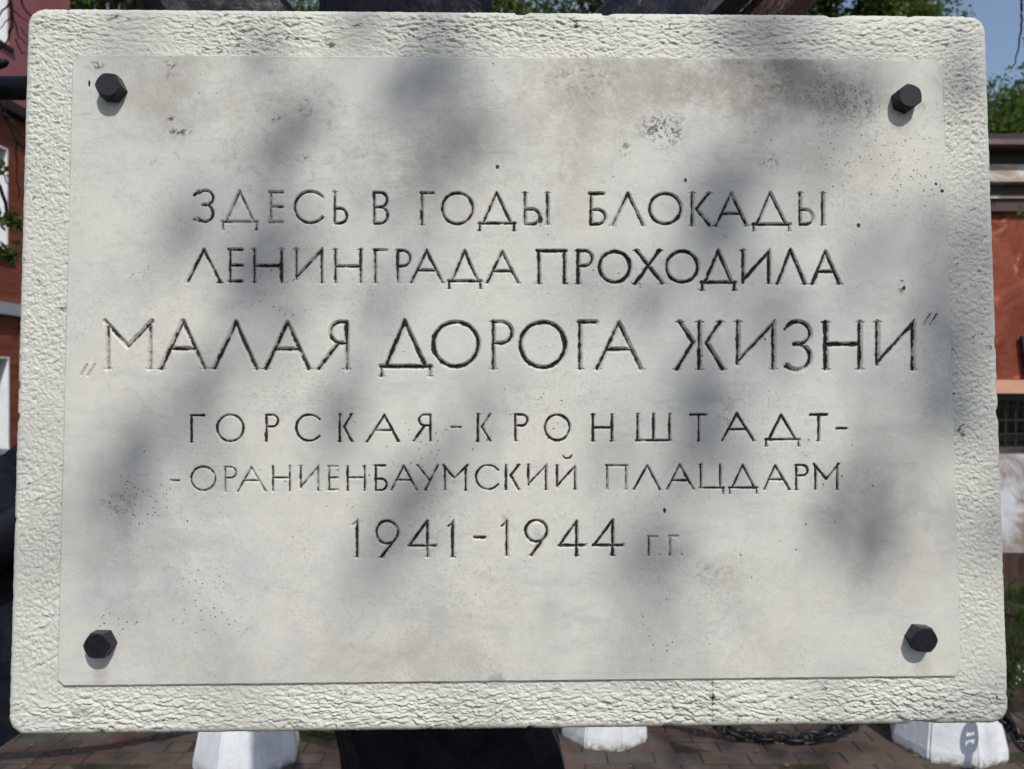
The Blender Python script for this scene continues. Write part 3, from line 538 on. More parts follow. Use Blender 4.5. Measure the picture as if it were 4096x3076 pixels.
# ------------------------------------------------------------------ the anchor that carries the plaque
anc = empty('anchor', (-.05, .93, 0), label='huge black painted iron anchor standing upright behind the white plaque', cat='anchor')
AO = Vector((-.05, .93, 0))
def chsec(c, hw, hd, ch):
    """chamfered rectangular section at centre c (x, y, z)"""
    return [Vector((c[0] + x, c[1] + y, c[2])) - AO for x, y in ((-hw + ch, -hd), (hw - ch, -hd), (hw, -hd + ch), (hw, hd - ch), (hw - ch, hd), (-hw + ch, hd), (-hw, hd - ch), (-hw, -hd + ch))]
bm = bmesh.new()
p3 = at(1607, 0, .9); p2 = at(1712, 2860, .9); p1 = at(1786, 3090, .9)
prism(bm, [chsec((p1.x + .18, .99, -.05), .175, .075, .035), chsec((p1.x, .99, p1.z), .136, .07, .03), chsec((p2.x, .99, p2.z), .131, .07, .03), chsec((p3.x, .99, p3.z), .104, .07, .012), chsec((p3.x - .02, .99, p3.z + .9), .08, .06, .012)])
bmesh.ops.subdivide_edges(bm, edges=bm.edges[:], cuts=3, use_grid_fill=True)
obj('shank', bm, M['iron'], anc)
def beam(name, a, b, wdt, th, up, mat, extra=None):
    a = a - AO; b = b - AO; d = (b - a).normalized(); n = up - up.dot(d) * d; n.normalize(); s = d.cross(n)
    sec = lambda c, k_=1: [c + s * x * wdt / 2 * k_ + n * y * th / 2 * k_ for x, y in ((-.86, -1), (.86, -1), (1, -.8), (1, .8), (.86, 1), (-.86, 1), (-1, .8), (-1, -.8))]
    bm = bmesh.new(); m = (a + b) / 2; prism(bm, [sec(a), sec(m), sec(b, .8)]); return obj(name, bm, mat, anc)
up = Vector((0, -.55, .83))
c0 = at(2130, 560, 1.06); c1 = at(2700, 10, 1.06); beam('arm', c0, c1 + (c1 - c0) * 1.6, .142, .05, Vector((-.1, -.8, .5)), M['ironwet'])
e0 = c0 + Vector((.115, .02, -.03)); e1 = c1 + Vector((.115, .02, -.03)); beam('arm_edge', e0, e1 + (e1 - e0) * 1.6, .05, .05, Vector((-.1, -.8, .5)), M['rust'], 1)
a0_ = at(1150, 400, 1.06); a1_ = at(800, -60, 1.06); beam('arm', a0_, a1_ + (a1_ - a0_) * 1.0, .165, .05, Vector((.1, -.8, .5)), M['iron'])
# fluke: thick pointed plate behind the lower left corner
bm = bmesh.new(); fl = [at(560, 1420, 1.0), at(79, 1765, 1.0), at(-260, 2035, 1.0), at(-420, 2700, 1.0), at(0, 2990, 1.0), at(330, 2700, 1.0), at(700, 2300, 1.0)]
prism(bm, [[p - AO for p in fl], [p - AO + Vector((0, .05, 0)) for p in fl]]); obj('fluke', bm, M['iron'], anc)
bm = bmesh.new(); rb = [at(900, 1700, .97), at(300, 2010, .97), at(-300, 2330, .97)]; tube(bm, [p - AO for p in rb], [.05, .038, .03], 12); obj('arm', bm, M['iron'], anc, smooth=True)
bm = bmesh.new(); tube(bm, [at(-500, 362, 1.02) - AO, at(110, 352, 1.02) - AO, at(1300, 352, 1.02) - AO], .0152, 20); obj('stock', bm, M['iron'], anc, smooth=True)
bm = bmesh.new(); tube(bm, [at(-300, 350, 1.15) - AO, at(-60, 275, 1.15) - AO, at(15, 252, 1.15) - AO, at(33, 246, 1.15) - AO], [.008, .008, .0065, .003], 12); obj('stock_pin', bm, M['iron'], anc, smooth=True)

# ------------------------------------------------------------------ bollards and chains
def bollard_parts(t, R, spin):
    bm = bmesh.new(); N = 8; prof = [(R * .95, -.02), (R, .015), (R * .99, .05), (R * .86, .19), (R * .62, .47), (R * .5, .53), (R * .2, .56)]
    def sec(r, z, rib=.02):
        o = []
        for i in range(N):
            for da, k_ in ((-.5, .962), (-.465, 1.0), (.465, 1.0)):
                a = 2 * PI * (i + da) / N + spin; f = math.cos(PI / N) / math.cos((2 * PI * da / N)); o.append(Vector((r * f * k_ * math.cos(a), r * f * k_ * math.sin(a), z)))
        return o
    prism(bm, [sec(r, z) for r, z in prof]); obj('concrete_body', bm, M['white'], t)
def torus(bm, c, R, r, axis='Y', n=16, m=8):
    for i in range(n): pass
    P = [Vector((R * math.cos(2 * PI * i / n), 0, R * math.sin(2 * PI * i / n))) for i in range(n)]
    if axis == 'X': P = [Vector((0, p.x, p.z)) for p in P]
    rings = []
    for i, p in enumerate(P):
        rd = p.normalized(); ax = Vector((0, 1, 0)) if axis == 'Y' else Vector((1, 0, 0)); rings.append([bm.verts.new(Vector(c) + p + (rd * math.cos(2 * PI * j / m) + ax * math.sin(2 * PI * j / m)) * r) for j in range(m)])
    for i in range(n):
        a, b = rings[i], rings[(i + 1) % n]
        for j in range(m): bm.faces.new((a[j], a[(j + 1) % m], b[(j + 1) % m], b[j]))
BOL = [(-1.12, 3.28, .222, .2, 'white concrete bollard below the left half of the plaque, left of the black shank'),
       (.42, 3.52, .205, .65, 'white concrete bollard just right of the black shank'),
       (1.91, 3.40, .238, .39, 'white concrete bollard at the lower right with a chain shadow on its face')]
bols = []
for X, Yb, R, sp, lab in BOL:
    t = empty('bollard', (X, Yb, .02), label=lab, cat='bollard', group='white bollards carrying the chain'); bollard_parts(t, R, sp)
    bm = bmesh.new(); torus(bm, (0, -.0, .585), .035, .010); obj('ring', bm, M['chain'], t, smooth=True); bols.append(t)
def link_mesh():
    bm = bmesh.new(); L_, W_, r = .042, .024, .0092; pts = []
    for i in range(24):
        a = 2 * PI * i / 24; x = W_ * math.cos(a); zz = L_ * math.sin(a); x = math.copysign(abs(math.cos(a)) ** .75, math.cos(a)) * W_; pts.append(Vector((x, 0, zz)))
    m = 8; rings = []
    for i, p in enumerate(pts):
        d = (pts[(i + 1) % 24] - pts[i - 1]).normalized(); nrm = Vector((d.z, 0, -d.x)); rings.append([bm.verts.new(p + (nrm * math.cos(2 * PI * j / m) + Vector((0, 1, 0)) * math.sin(2 * PI * j / m)) * r) for j in range(m)])
    for i in range(24):
        a, b = rings[i], rings[(i + 1) % 24]
        for j in range(m): bm.faces.new((a[j], a[(j + 1) % m], b[(j + 1) % m], b[j]))
    tube(bm, [Vector((-W_, 0, 0)), Vector((-W_ * .3, 0, 0)), Vector((W_ * .3, 0, 0)), Vector((W_, 0, 0))], [.009, .0065, .0065, .009], 8)
    me = bpy.data.meshes.new('link'); bm.to_mesh(me); bm.free(); me.materials.append(M['chain'])
    for p in me.polygons: p.use_smooth = True
    return me
LM = link_mesh()
def chain(A, B, sag, label):
    A, B = Vector(A), Vector(B); t = empty('chain', A, label=label, cat='chain', group='black stud link chains between the bollards')
    pts = [A.lerp(B, i / 400) - Vector((0, 0, 4 * sag * (i / 400) * (1 - i / 400))) for i in range(401)]
    for p in pts: p.z = max(p.z, .045)
    acc = 0; pos = [pts[0]]; nxt = .064
    for a, b in zip(pts, pts[1:]):
        acc += (b - a).length
        if acc >= nxt: pos.append(b); nxt += .064
    for i, (a, b) in enumerate(zip(pos, pos[1:])):
        o = link('link', LM, t); d = (b - a).normalized(); q = d.to_track_quat('Z', 'Y'); o.location = (a + b) / 2 - A
        o.rotation_mode = 'QUATERNION'; from mathutils import Quaternion
        o.rotation_quaternion = q @ Quaternion((0, 0, 1), (PI / 2 if i % 2 else 0) + random.uniform(-.25, .25))
chain((-2.75, 3.0, .5), (-1.2, 3.22, .5), .26, 'black chain running from the leftmost bollard out past the left edge')
chain((-1.05, 3.26, .5), (.35, 3.48, .5), .42, 'black chain between the left and middle bollards')
chain((.49, 3.46, .5), (1.84, 3.34, .5), .468, 'black stud link chain sagging between the middle and right bollards')
chain((1.93, 3.30, .46), (1.98, 1.75, .5), .33, 'black chain running from the right bollard towards the viewer')

# ------------------------------------------------------------------ brick building on the left
lb = empty('brick_building', (-8, 13, 0), label='red brick building with mauve upper storey and white window reveals at the left edge', cat='building')
def LW(Y, z): return (Y - 13, z)
WX = 0.0   # wall plane at local x = 0, building extends to -x
zf = lambda v, Y=12.3: 1.6 + (1538 - v) / FPX * Y
wins = [(10.95, 12.30, zf(1795), zf(1430)), (10.95, 12.27, zf(1015), zf(600)), (10.95, 12.27, zf(190), zf(190) + 1.9)]
bm = bmesh.new()
def wall_with_holes(bm, y0, y1, z0, z1, holes, x=0, th=.3):
    ys = sorted({y0, y1, *[h[0] for h in holes], *[h[1] for h in holes]}); zs = sorted({z0, z1, *[h[2] for h in holes], *[h[3] for h in holes]})
    for a, b in zip(ys, ys[1:]):
        for c_, d_ in zip(zs, zs[1:]):
            if any(h[0] <= a + 1e-6 and b <= h[1] + 1e-6 and h[2] <= c_ + 1e-6 and d_ <= h[3] + 1e-6 for h in holes if h[2] < z1): continue
            box(bm, x - th, x, a, b, c_, d_)
ZM = 6.05
L2 = [(a - 13, b - 13, c_, d_) for a, b, c_, d_ in wins]; L2 += [(a - 2.6, b - 2.6, c_, d_) for a, b, c_, d_ in L2]
wall_with_holes(bm, -9, .93, -.2, ZM, [h for h in L2 if h[3] < ZM]); bmesh.ops.remove_doubles(bm, verts=bm.verts, dist=.0005); obj('wall', bm, M['brickwall'], lb)
bm = bmesh.new(); wall_with_holes(bm, -9, .96, ZM, 10, [h for h in L2 if h[2] > ZM], .02); obj('upper_wall', bm, M['mauve'], lb)
bxo('end_wall', M['brickwall'], lb, -8, -.31, .6, .9, -.2, 9.9)
bxo('cornice', M['greytrim'], lb, -.0, .10, -9, 1.0, zf(1262), zf(1214)); bxo('upper_cornice', M['roofdark'], lb, .0, .16, -9, 1.05, ZM - .16, ZM)
bxo('pilaster', M['brickwall'], lb, 0, .05, -.45, .25, -.2, zf(1270)); bxo('roof', M['roofdark'], lb, -8, .35, -9, 1.3, 10.002, 10.2)
for i, (a, b, c_, d_) in enumerate(L2):
    w = bxo('window', M['glass'], lb, -.26, -.24, a, b, c_, d_)
    bxo('reveal', M['trim'], w, -.238, .004, b - .02, b + .006, c_, d_ + .006); bxo('reveal', M['trim'], w, -.238, .004, a - .006, a + .02, c_, d_ + .006)
    bxo('lintel', M['trim'], w, -.238, .003, a + .02, b - .02, d_ - .02, d_ + .006); bxo('sill', M['roofdark'] if c_ > 3 else M['greytrim'], w, -.238, .05, a - .05, b + .08, c_ - .07, c_)
    bxo('frame', M['trim'], w, -.24, -.20, (a + b) / 2 - .03, (a + b) / 2 + .03, c_, d_ - .03)

# ------------------------------------------------------------------ low red building on the right
YR = 6.3; zr_ = lambda v: 1.6 + (1538 - v) / FPX * YR
rb_ = empty('low_building', (6, YR, 0), label='low red plastered building with peeling white cornice and barred basement window at the right edge', cat='building')
X0, X1 = -5.3, 6
def band(name, m, v1, v0, pr, **k): return bxo(name, m, rb_, X0 - (pr if pr > 0 else 0), X1, -pr, .3, zr_(v1), zr_(v0), **k)
# red wall with a window opening at the right
bx0 = (3796 + 415 / 1.51 - CU) / FPX * YR - 6
band('wall', M['redplaster'], 1520, 850, 0)
band('frieze', M['darkband'], 850, 801, .05); band('fillet', M['peeling'], 801, 790, .075); band('frieze', M['darkband'], 790, 747, .06)
band('cornice', M['peeling'], 747, 680, .16); band('soffit_shadow', M['roofdark'], 680, 622, .10); band('gutter', M['gutter'], 622, 603, .30); band('roof_edge', M['roofdark'], 603, 586, .26)  # dark soffit band has the cornice shadow put into its colour
bm = bmesh.new(); zt = zr_(586); pr = [(-.26, zt + .001), (-.26, zt + .02), (5, zt + .35), (5, zt + .3)]; prism(bm, [[Vector((X0 - .2, y_, z_)) for y_, z_ in pr], [Vector((X1, y_, z_)) for y_, z_ in pr]]); obj('roof', bm, M['roofdark'], rb_)
band('sill_band', M['sill'], 1573, 1520, .07)
# basement window row
wz0, wz1 = zr_(1795), zr_(1573); wx0 = -2.6
bm = bmesh.new()
for a, b in ((X0, wx0 - 3), (wx0 - 1.6, wx0), (wx0 + 1.4, wx0 + 2.6), (wx0 + 4, X1)): box(bm, a, b, .0, .3, wz0, wz1)
obj('basement_wall', bm, M['redplaster'], rb_)
for a, b in ((wx0 - 3, wx0 - 1.6), (wx0, wx0 + 1.4), (wx0 + 2.6, wx0 + 4)):
    w = bxo('window', M['glass'], rb_, a, b, .22, .24, wz0, wz1)
    bm = bmesh.new()
    for i in range(1, 17): box(bm, a + i * (b - a) / 17 - .006, a + i * (b - a) / 17 + .006, .06, .072, wz0, wz1 - .05)
    for zz in (.1, .2, .3): box(bm, a, b, .05, .06, wz0 + zz * (wz1 - wz0) / .4, wz0 + zz * (wz1 - wz0) / .4 + .012)
    obj('grille', bm, M['grille'], w); bxo('lintel', M['grille'], w, a, b, -.02, .2, wz1 - .055, wz1)  # black bar draws the dark gap under the sill band
band('plinth', M['plinth'], 2205, 1800, .05); bxo('plinth_cap', M['darkband'], rb_, X0, X1, -.07, .1, zr_(1802), zr_(1792)); band('base', M['base'], 2400, 2205, .07)
# the window at the far right with its slanting black shutter edge
w = bxo('window', M['trim'], rb_, bx0 + .07, bx0 + 1.0, -.015, .0, zr_(1515), zr_(1345)); bm = bmesh.new(); prism(bm, [[Vector((bx0, y_, zr_(1345))), Vector((bx0 + .05, y_, zr_(1345))), Vector((bx0 + .10, y_, zr_(1518))), Vector((bx0 + .05, y_, zr_(1518)))] for y_ in (-.05, -.02)]); obj('shutter_edge', bm, M['grille'], w)

# ------------------------------------------------------------------ trees
def leaf_cloud(P, size, m, name, parent, elong=1.7, up=.0):
    """one small folded leaf (2 tris x 2) at each point"""
    n = len(P); d = rng.normal(size=(n, 3)); d[:, 2] -= up; d /= np.linalg.norm(d, axis=1)[:, None]; e = rng.normal(size=(n, 3)); e -= (e * d).sum(1)[:, None] * d; e /= np.linalg.norm(e, axis=1)[:, None]
    s = size * rng.uniform(.6, 1.25, n)[:, None]; a = P; b = P + d * s * .45 + e * s * .5 / elong; c_ = P + d * s; f = P + d * s * .45 - e * s * .5 / elong
    V = np.stack([a, b, c_, f], 1).reshape(-1, 3); Q = np.arange(4 * n).reshape(-1, 4); return link(name, np_mesh(name, V, Q, m), parent)
def limb(bm, p, q, r0, r1, bend=.08, n=5, sides=6):
    L_ = (q - p).length; pts = []; off = Vector((random.uniform(-1, 1), random.uniform(-1, 1), random.uniform(-.3, .6))) * bend * L_
    for i in range(n + 1): t = i / n; pts.append(p.lerp(q, t) + off * math.sin(PI * t) + Vector((random.uniform(-1, 1), random.uniform(-1, 1), random.uniform(-1, 1))) * L_ * .012 * (0 < i < n))
    tube(bm, pts, [r0 + (r1 - r0) * i / n for i in range(n + 1)], sides); return pts
def tree(name, loc, H, cr, n, m, label, group, leaf=.14, sq=.8, base=.35, clumps=64):
    random.seed(label); t = empty(name, loc, label=label, cat='tree', group=group); bm = bmesh.new(); top = Vector((random.uniform(-.5, .5), random.uniform(-.5, .5), H * .8))
    tp = limb(bm, Vector((0, 0, -.2)), top, H * .025, H * .006, .04, 8, 9); cl = []
    for i in range(clumps):
        a = random.uniform(0, 2 * PI); zt_ = random.uniform(base, 1) ** .8; zz = H * (base + (1 - base) * zt_ * .97); rr = cr * math.sqrt(max(.03, 1 - ((zt_ - .35) / .68) ** 2)) * random.uniform(.35, 1)
        c_ = Vector((rr * math.cos(a), rr * math.sin(a), zz)); cl.append((c_, cr * random.uniform(.16, .34)))
        st = tp[min(len(tp) - 1, max(2, int(len(tp) * min(.9, zz / H - .18))))]; limb(bm, st, c_, H * .008, H * .0018, .07, 5, 5)
    obj('trunk', bm, M['bark'], t, smooth=True); P = []
    per = int(n * TK) // clumps
    for c_, r in cl:
        q = rng.normal(size=(per, 3)); q /= np.linalg.norm(q, axis=1)[:, None]; q *= (rng.uniform(0, 1, per) ** .45)[:, None] * r; q[:, 2] *= sq; P.append(np.array(c_) + q)
    leaf_cloud(np.concatenate(P), leaf, m, 'crown', t); return t
G = 'trees behind the buildings'; TK = 2.5
tree('broadleaf_tree', (-10.2, 19.5, 0), 14.0, 4.4, 15000, M['leaf'], 'green broadleaf tree behind the plaque beside the brick building', G)
tree('broadleaf_tree', (-2.3, 21, 0), 15, 4.6, 17000, M['leaf'], 'green broadleaf tree seen between the black beams above the plaque', G)
tree('broadleaf_tree', (3.9, 20, 0), 14, 4.3, 15000, M['leafdark'], 'green broadleaf tree above the middle right of the plaque', G)
tree('broadleaf_tree', (8.2, 19, 0), 12.2, 2.7, 15000, M['leafdark'], 'green broadleaf tree whose right flank meets the sky above the plaque', G)
tree('broadleaf_tree', (14.4, 20, 0), 9.7, 3.5, 17000, M['leafdark'], 'green broadleaf tree rising over the low red building', G, base=.3)
tree('broadleaf_tree', (22.5, 24, 0), 11.5, 4.6, 9000, M['leaf'], 'green broadleaf tree farthest right beyond the low building', G)
tree('broadleaf_tree', (15.8, 25, 0), 9.8, 3.0, 9000, M['leaf'], 'low bushy green tree just left of the one over the low building', G, base=.2)

# bare-twigged shrub at the left edge
sh = empty('young_tree', (-4.3, 4.2, 0), label='nearly bare young tree with thin dark twigs hanging in at the left edge', cat='tree'); o_ = Vector((-4.3, 4.2, 0))
bm = bmesh.new(); tk = limb(bm, Vector((0, 0, -.1)), Vector((.35, -.2, 4.2)), .05, .02, .04, 8, 8); obj('trunk', bm, M['bark'], sh, smooth=True)
bm = bmesh.new(); LP = []
def twig(pix, Y, r0, r1, base_=None):
    pts = [at(u, v, Y + dy) - o_ for (u, v, dy) in pix]
    if base_ is not None: pts = [base_] + pts
    fin = []
    for a, b in zip(pts, pts[1:]):
        for i in range(3): fin.append(a.lerp(b, i / 3) + Vector((random.uniform(-1, 1), random.uniform(-1, 1), random.uniform(-1, 1))) * .006 * (i > 0))
    fin.append(pts[-1]); n = len(fin); tube(bm, fin, [r0 + (r1 - r0) * i / (n - 1) for i in range(n)], 5); return fin
B = tk[7]; B2 = tk[5]
twig([(-300, -420, 0), (-60, -180, 0), (40, 0, 0), (48, 90, 0), (30, 165, 0)], 4.0, .016, .003, B)
twig([(40, 0, 0), (55, 80, 0), (75, 150, 0), (112, 180, 0)], 4.0, .007, .002); twig([(52, 100, 0), (20, 180, 0), (-40, 240, 0)], 4.0, .006, .003)
twig([(30, 20, 0), (85, 70, 0), (112, 85, 0)], 4.0, .004, .002); twig([(58, -150, 0), (90, 20, 0), (125, 65, 0)], 4.0, .007, .004); twig([(50, 70, 0), (22, 85, 0), (0, 115, 0)], 4.0, .004, .002)
twig([(62, 155, 0), (90, 215, 0), (108, 212, 0)], 4.0, .004, .002); twig([(45, 0, 0), (10, 40, 0), (-30, 100, 0)], 4.0, .005, .003); twig([(80, 110, 0), (100, 140, 0), (112, 150, 0)], 4.0, .003, .0015)
twig([(-260, 100, 0), (-30, 360, 0), (15, 460, 0), (65, 560, 0), (112, 610, 0), (150, 650, 0)], 3.8, .012, .005, B2); twig([(68, 560, 0), (66, 690, 0), (74, 800, 0)], 3.8, .005, .002)
twig([(0, 410, 0), (40, 480, 0), (80, 540, 0), (112, 560, 0)], 3.8, .006, .003)
f1 = twig([(-200, 560, 0), (0, 745, 0), (25, 840, 0), (50, 875, 0), (90, 920, 0), (112, 925, 0)], 3.7, .012, .003, tk[4]); f2 = twig([(-150, 880, 0), (-10, 985, 0), (30, 1010, 0), (60, 1020, 0), (95, 1003, 0)], 3.7, .010, .002, tk[3])
twig([(5, 690, 0), (35, 740, 0)], 3.7, .004, .002); twig([(0, 760, 0), (22, 800, 0)], 3.7, .004, .002)
obj('branch', bm, M['twig'], sh)
for (u, v, r, n) in ((45, 880, .03, 26), (75, 905, .022, 18), (25, 1015, .04, 34), (50, 1035, .025, 16), (5, 680, .025, 14), (-60, 860, .1, 60), (-120, 1010, .12, 70), (-150, 400, .2, 80), (12, 875, .02, 9)):
    LP.append(np.array(at(u, v, 3.7) - o_) + rng.normal(size=(n, 3)) * r * .5)
leaf_cloud(np.concatenate(LP), .042, M['leafdark'], 'crown', sh)

sh2 = empty('young_tree', (3.9, 4.4, 0), label='slender young tree at the right edge with one thin twig against the sky', cat='tree'); o_ = Vector((3.9, 4.4, 0))
bm = bmesh.new(); tk = limb(bm, Vector((0, 0, -.1)), Vector((-.1, -.1, 4.8)), .04, .015, .04, 8, 8); obj('trunk', bm, M['bark'], sh2, smooth=True)
bm = bmesh.new(); twig([(4230, -260, 0), (4120, -120, 0), (4086, 0, 0), (4084, 60, 0), (4086, 120, 0), (4076, 180, 0), (4062, 240, 0), (4048, 275, 0)], 4.3, .009, .003, tk[7]); twig([(4090, 150, 0), (4098, 190, 0)], 4.3, .003, .002); obj('branch', bm, M['twig'], sh2)
leaf_cloud(np.array([np.array(p) + rng.normal(size=3) * .25 for p in tk[3:] for _ in range(40)]), .05, M['leafdark'], 'crown', sh2)
# ------------------------------------------------------------------ the tree behind the viewer that dapples the plaque
SPOT = [  # u, v, radius u, radius v, lean deg, weight   (soft patches of shade measured on the face)
 (1641, 350, 120, 150, -15, .85), (1745, 470, 90, 110, 10, .9), (1765, 690, 90, 150, 5, .85), (1500, 300, 90, 100, 0, .35), (1109, 720, 110, 120, 0, .55), (1066, 910, 110, 110, 0, .8), (1180, 1040, 130, 80, 0, .65), (900, 880, 110, 90, 0, .45),
 (637, 973, 90, 150, 10, .45), (500, 1060, 80, 100, 0, .3), (1109, 1210, 110, 110, 0, .8), (900, 1120, 80, 70, 0, .5), (1452, 1128, 170, 90, 10, .45), (1560, 800, 90, 110, 0, .4), (1300, 790, 110, 80, 0, .4), (1330, 960, 90, 80, 0, .3),
 (3040, 275, 110, 90, 25, .55), (3160, 180, 120, 90, 0, .65), (2900, 330, 80, 80, 0, .3), (3356, 320, 80, 150, -10, .95), (3320, 500, 120, 110, 0, .9), (3170, 545, 90, 80, 0, .55), (3480, 600, 90, 80, 0, .5), (3300, 180, 80, 80, 0, .8),
 (2949, 720, 110, 130, -15, .95), (2840, 850, 110, 120, -10, .95), (2723, 980, 90, 120, 0, .65), (2650, 800, 90, 70, 0, .3), (3060, 830, 120, 90, 0, .5), (3250, 760, 140, 90, 0, .4), (2800, 1090, 140, 70, 0, .55), (2600, 1130, 90, 60, 0, .3),
 (3808, 1104, 60, 170, 0, .9), (3900, 900, 70, 160, 0, .85), (3930, 1150, 80, 160, 0, .85), (3870, 760, 70, 100, 0, .4), (3690, 1250, 90, 80, 0, .55), (2995, 1320, 150, 120, 0, .65), (3150, 1440, 110, 80, 0, .5), (3400, 1290, 150, 90, 0, .55), (3720, 1440, 110, 90, 0, .6), (2780, 1300, 90, 100, 0, .4), (3280, 1170, 130, 70, 0, .4),
 (783, 1700, 110, 130, -20, .95), (700, 1820, 110, 90, -20, .9), (600, 1900, 90, 80, 0, .5), (448, 2024, 110, 120, -25, .85), (350, 2110, 80, 120, 0, .75), (325, 2240, 80, 110, 0, .6), (300, 2420, 70, 110, 0, .4), (880, 1560, 90, 90, 0, .4), (1000, 1830, 90, 80, 0, .3),
 (1461, 1915, 110, 110, 0, .65), (1540, 2060, 80, 90, 0, .5), (1580, 2205, 100, 120, 0, .9), (1550, 2330, 90, 80, 0, .5), (1300, 1850, 90, 60, 0, .3), (1868, 1527, 120, 90, 0, .35), (1950, 1400, 90, 80, 0, .3), (1380, 1640, 100, 60, 0, .25),
 (2792, 1547, 100, 120, 0, .95), (2931, 1690, 120, 110, 0, .95), (2740, 1810, 100, 110, 0, .85), (2577, 1970, 90, 110, 10, .75), (2512, 2133, 100, 90, 0, .7), (2596, 2330, 70, 120, 0, .6), (2610, 2500, 80, 100, 0, .7), (3080, 1780, 140, 90, 0, .6), (2870, 1950, 130, 80, 0, .4),
 (3723, 1574, 110, 110, -10, .9), (3900, 1660, 90, 110, 0, .65), (3560, 1700, 110, 80, 0, .35), (3425, 1940, 110, 110, -10, .95), (3500, 2060, 110, 90, 0, .75), (3340, 2150, 90, 80, 0, .5), (3650, 1850, 80, 80, 0, .4), (3250, 1900, 110, 80, 0, .45), (3960, 2300, 80, 200, 0, .35),
 (3985, 1400, 70, 150, 0, .6), (3960, 2000, 70, 130, 0, .4), (3120, 110, 120, 60, 0, .6), (1700, 130, 120, 60, 0, .4), (3900, 560, 60, 120, 0, .4), (150, 2100, 70, 160, 0, .5), (1000, 300, 110, 90, 0, .25), (2100, 1250, 120, 80, 0, .25), (2300, 80, 120, 60, 0, .25), (700, 110, 160, 60, 0, .2), (1000, 2840, 300, 60, 0, .25), (3200, 2850, 260, 60, 0, .2),
]
TR = Vector((3.4, -4.2, 0)); st_ = empty('shade_tree', TR, label='tall broadleaf tree behind the viewer, its foliage dappling the plaque', cat='tree')
bm = bmesh.new(); tk = limb(bm, Vector((0, 0, -.2)), Vector((-.5, .2, 8.2)), .2, .07, .03, 10, 12)
P = []; sunv = -np.array(SUN); LEAF = .07
def hit_face(p):
    """where the light through p meets the plaque (local x, z), for an array of points"""
    q = (p - PTn) @ PRn; d = np.array(SUN) @ PRn; t = -q[:, 1] / d[1]; h_ = q + t[:, None] * d; return h_[:, 0], h_[:, 2]
centers = []
for (u, v, ru, rv, lean, wgt) in SPOT:
    x, z = face(u, v); n = max(1, int(wgt ** 1.2 * ru * rv / (110 * 110) * 6.8 * (1.25 if u > 3650 else 1))); a = rng.uniform(0, 2 * PI, n); r = np.sqrt(rng.uniform(0, 1, n)) * .95
    px_ = r * np.cos(a) * ru * mmpx * 1.3; pz = r * np.sin(a) * rv * mmpx * 1.3; la = rad(lean); fx = x + px_ * math.cos(la) - pz * math.sin(la); fz = z + px_ * math.sin(la) + pz * math.cos(la)
    loc = np.stack([fx, np.zeros(n), fz], 1) @ PRn.T + PTn; tt = rng.uniform(5.4, 7.6) + rng.uniform(-.25, .25, n); p = loc + sunv * tt[:, None]; P.append(p); centers.append(Vector(p.mean(0)))
free = []; 
for i in range(70):
    c_ = np.array([rng.uniform(-2.6, 6.5), rng.uniform(-7, -1.2), rng.uniform(5.0, 9.2)]); q = c_ + rng.normal(size=(90, 3)) * np.array([.42, .42, .3])
    hx, hz = hit_face(q); ok = ~((np.abs(hx) < .58) & (np.abs(hz) < .45)); free.append(q[ok]); centers.append(Vector(c_)) if ok.mean() > .9 else None
# leaves added up the sun's path to shade the paving, thinned to keep bollards lit
n = 15000; gp = np.stack([rng.uniform(-3.3, 4.6, n), rng.uniform(2.5, 6.0, n), np.zeros(n)], 1); gp = gp[(noise(gp[:, 0] * 1.6, gp[:, 1] * 2.2, 41) > -.34 + .2 * (gp[:, 0] > .9))]
for X, Yb, R, sp, lab in BOL:
    f = gp[:, 1] - (Yb - R * .8); zz = f / -(SUN.y / SUN.z) ; xx = gp[:, 0] - (SUN.x / SUN.y) * f
    gp = gp[~((np.abs(xx - X) < R * 1.25) & (f > -.12) & (f < .5) & (rng.uniform(0, 1, len(gp)) < .93))]
gq = gp + sunv * rng.uniform(8.4, 11.5, len(gp))[:, None]; hx, hz = hit_face(gq); gq = gq[~((np.abs(hx) < .60) & (np.abs(hz) < .47))]; free.append(gq)
P = np.concatenate(P); hx, hz = hit_face(P); ok = np.ones(len(P), bool)
for (u, v) in ((415, 400), (3600, 440), (370, 2640), (3660, 2620)):
    bx, bz_ = face(u, v); ok &= ((hx - bx) ** 2 + (hz - bz_) ** 2) > .055 ** 2
P = [P[ok]]
leaf_cloud(np.concatenate(P + free) - np.array(TR), LEAF, M['leaf'], 'crown', st_, 1.5)
for i, c_ in enumerate(centers):
    if i % 2 == 0:
        hub = tk[5 + (i % 6)]; q = c_ - TR; ln = np.array([hub.lerp(q, t_) + TR for t_ in np.linspace(0, 1, 12)]); hx, hz = hit_face(ln)
        if ((np.abs(hx) < .56) & (np.abs(hz) < .43)).sum() <= 1: limb(bm, hub, q, .022, .004, .05, 5, 4)
obj('trunk', bm, M['bark'], st_, smooth=True)

# fallen leaves, seeds and bits of twig on the paving
ls = leaf_cloud(LIT, .032, plain('dry_leaf', (.16, .12, .06), .8, .4, 20), 'leaf_litter', None, 1.6); ls.scale = (1, 1, 1)
cov = np.empty(len(ls.data.vertices) * 3, np.float32); ls.data.vertices.foreach_get('co', cov); cov = cov.reshape(-1, 3); cov[:, 2] = .0235 + (cov[:, 2] - .0235) * .25; cov[:, 2] = np.maximum(cov[:, 2], .0275); ls.data.vertices.foreach_set('co', cov.ravel())
tag(ls, 'small dry leaves and seeds scattered over the brick paving', 'leaf litter', kind='stuff')
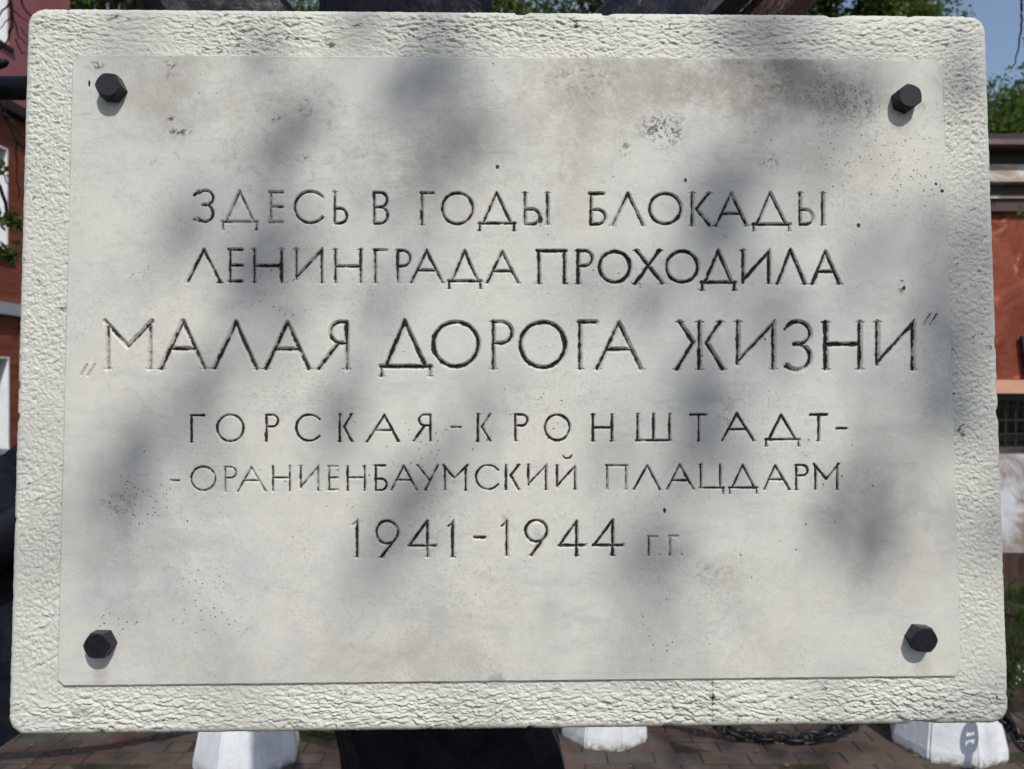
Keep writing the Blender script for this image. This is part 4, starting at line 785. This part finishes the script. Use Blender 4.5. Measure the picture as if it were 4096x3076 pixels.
# ------------------------------------------------------------------ grass and weeds
n = 9000; gxp = rng.uniform(1.5, 6.0, n); gyp = rng.uniform(3.74, 6.2, n); dens = noise(gxp * 1.3, gyp * 2.2, 30); kk = (dens > -.05) | (rng.uniform(0, 1, n) < .12); gxp, gyp = gxp[kk], gyp[kk]
n2_ = 3500; gxp = np.concatenate([gxp, rng.uniform(-3, 1.5, n2_)]); gyp = np.concatenate([gyp, rng.uniform(3.73, 4.3, n2_)]); n = len(gxp)
hgt = rng.uniform(.04, .13, n); a = rng.uniform(0, 2 * PI, n); w_ = .004; le = rng.uniform(-.05, .05, (n, 2))
b0 = np.stack([gxp - np.cos(a) * w_, gyp - np.sin(a) * w_, np.zeros(n)], 1); b1_ = np.stack([gxp + np.cos(a) * w_, gyp + np.sin(a) * w_, np.zeros(n)], 1)
m0 = (b0 + b1_) / 2 + np.stack([le[:, 0] * .4, le[:, 1] * .4, hgt * .6], 1); tp_ = (b0 + b1_) / 2 + np.stack([le[:, 0], le[:, 1], hgt], 1)
V = np.stack([b0, b1_, m0 + np.array([w_ * .7, 0, 0]), tp_], 1).reshape(-1, 3); Q = np.arange(4 * n).reshape(-1, 4)
link('grass', np_mesh('grass', V, Q, M['grass']), None, label='short green grass and moss growing beyond the brick paving', cat='grass', kind='stuff')
def weed(loc, h, label, flowers=True):
    t = empty('weed', loc, label=label, cat='plant'); bm = bmesh.new(); LPs = []; FP = []
    for i in range(7):
        a = random.uniform(0, 2 * PI); tip = Vector((math.cos(a) * h * .35, math.sin(a) * h * .35, h * random.uniform(.6, 1))); pts = limb(bm, Vector((0, 0, 0)), tip, .0022, .001, .1, 5, 4)
        for p in pts[1:]: LPs += [np.array(p) + rng.normal(size=3) * .012 for _ in range(4)]
        FP += [np.array(pts[-1]) + rng.normal(size=3) * .012 for _ in range(9)] + [np.array(pts[-2]) + rng.normal(size=3) * .012 for _ in range(4)]
    obj('stem', bm, M['grass'], t); leaf_cloud(np.array(LPs), .035, M['grass'], 'foliage', t)
    if flowers: tag(leaf_cloud(np.array(FP), .012, M['petal'], 'flower', t, 1.1), kind='stuff')
weed(at(4015, 2960, 3.8) * 1 - Vector((0, 0, at(4015, 2960, 3.8).z)), .26, 'flowering weed with tiny white blossoms right of the plaque\'s lower corner')
weed(Vector((2.62, 4.1, 0)), .22, 'leafy weed without flowers standing in the grass at the right edge', False)
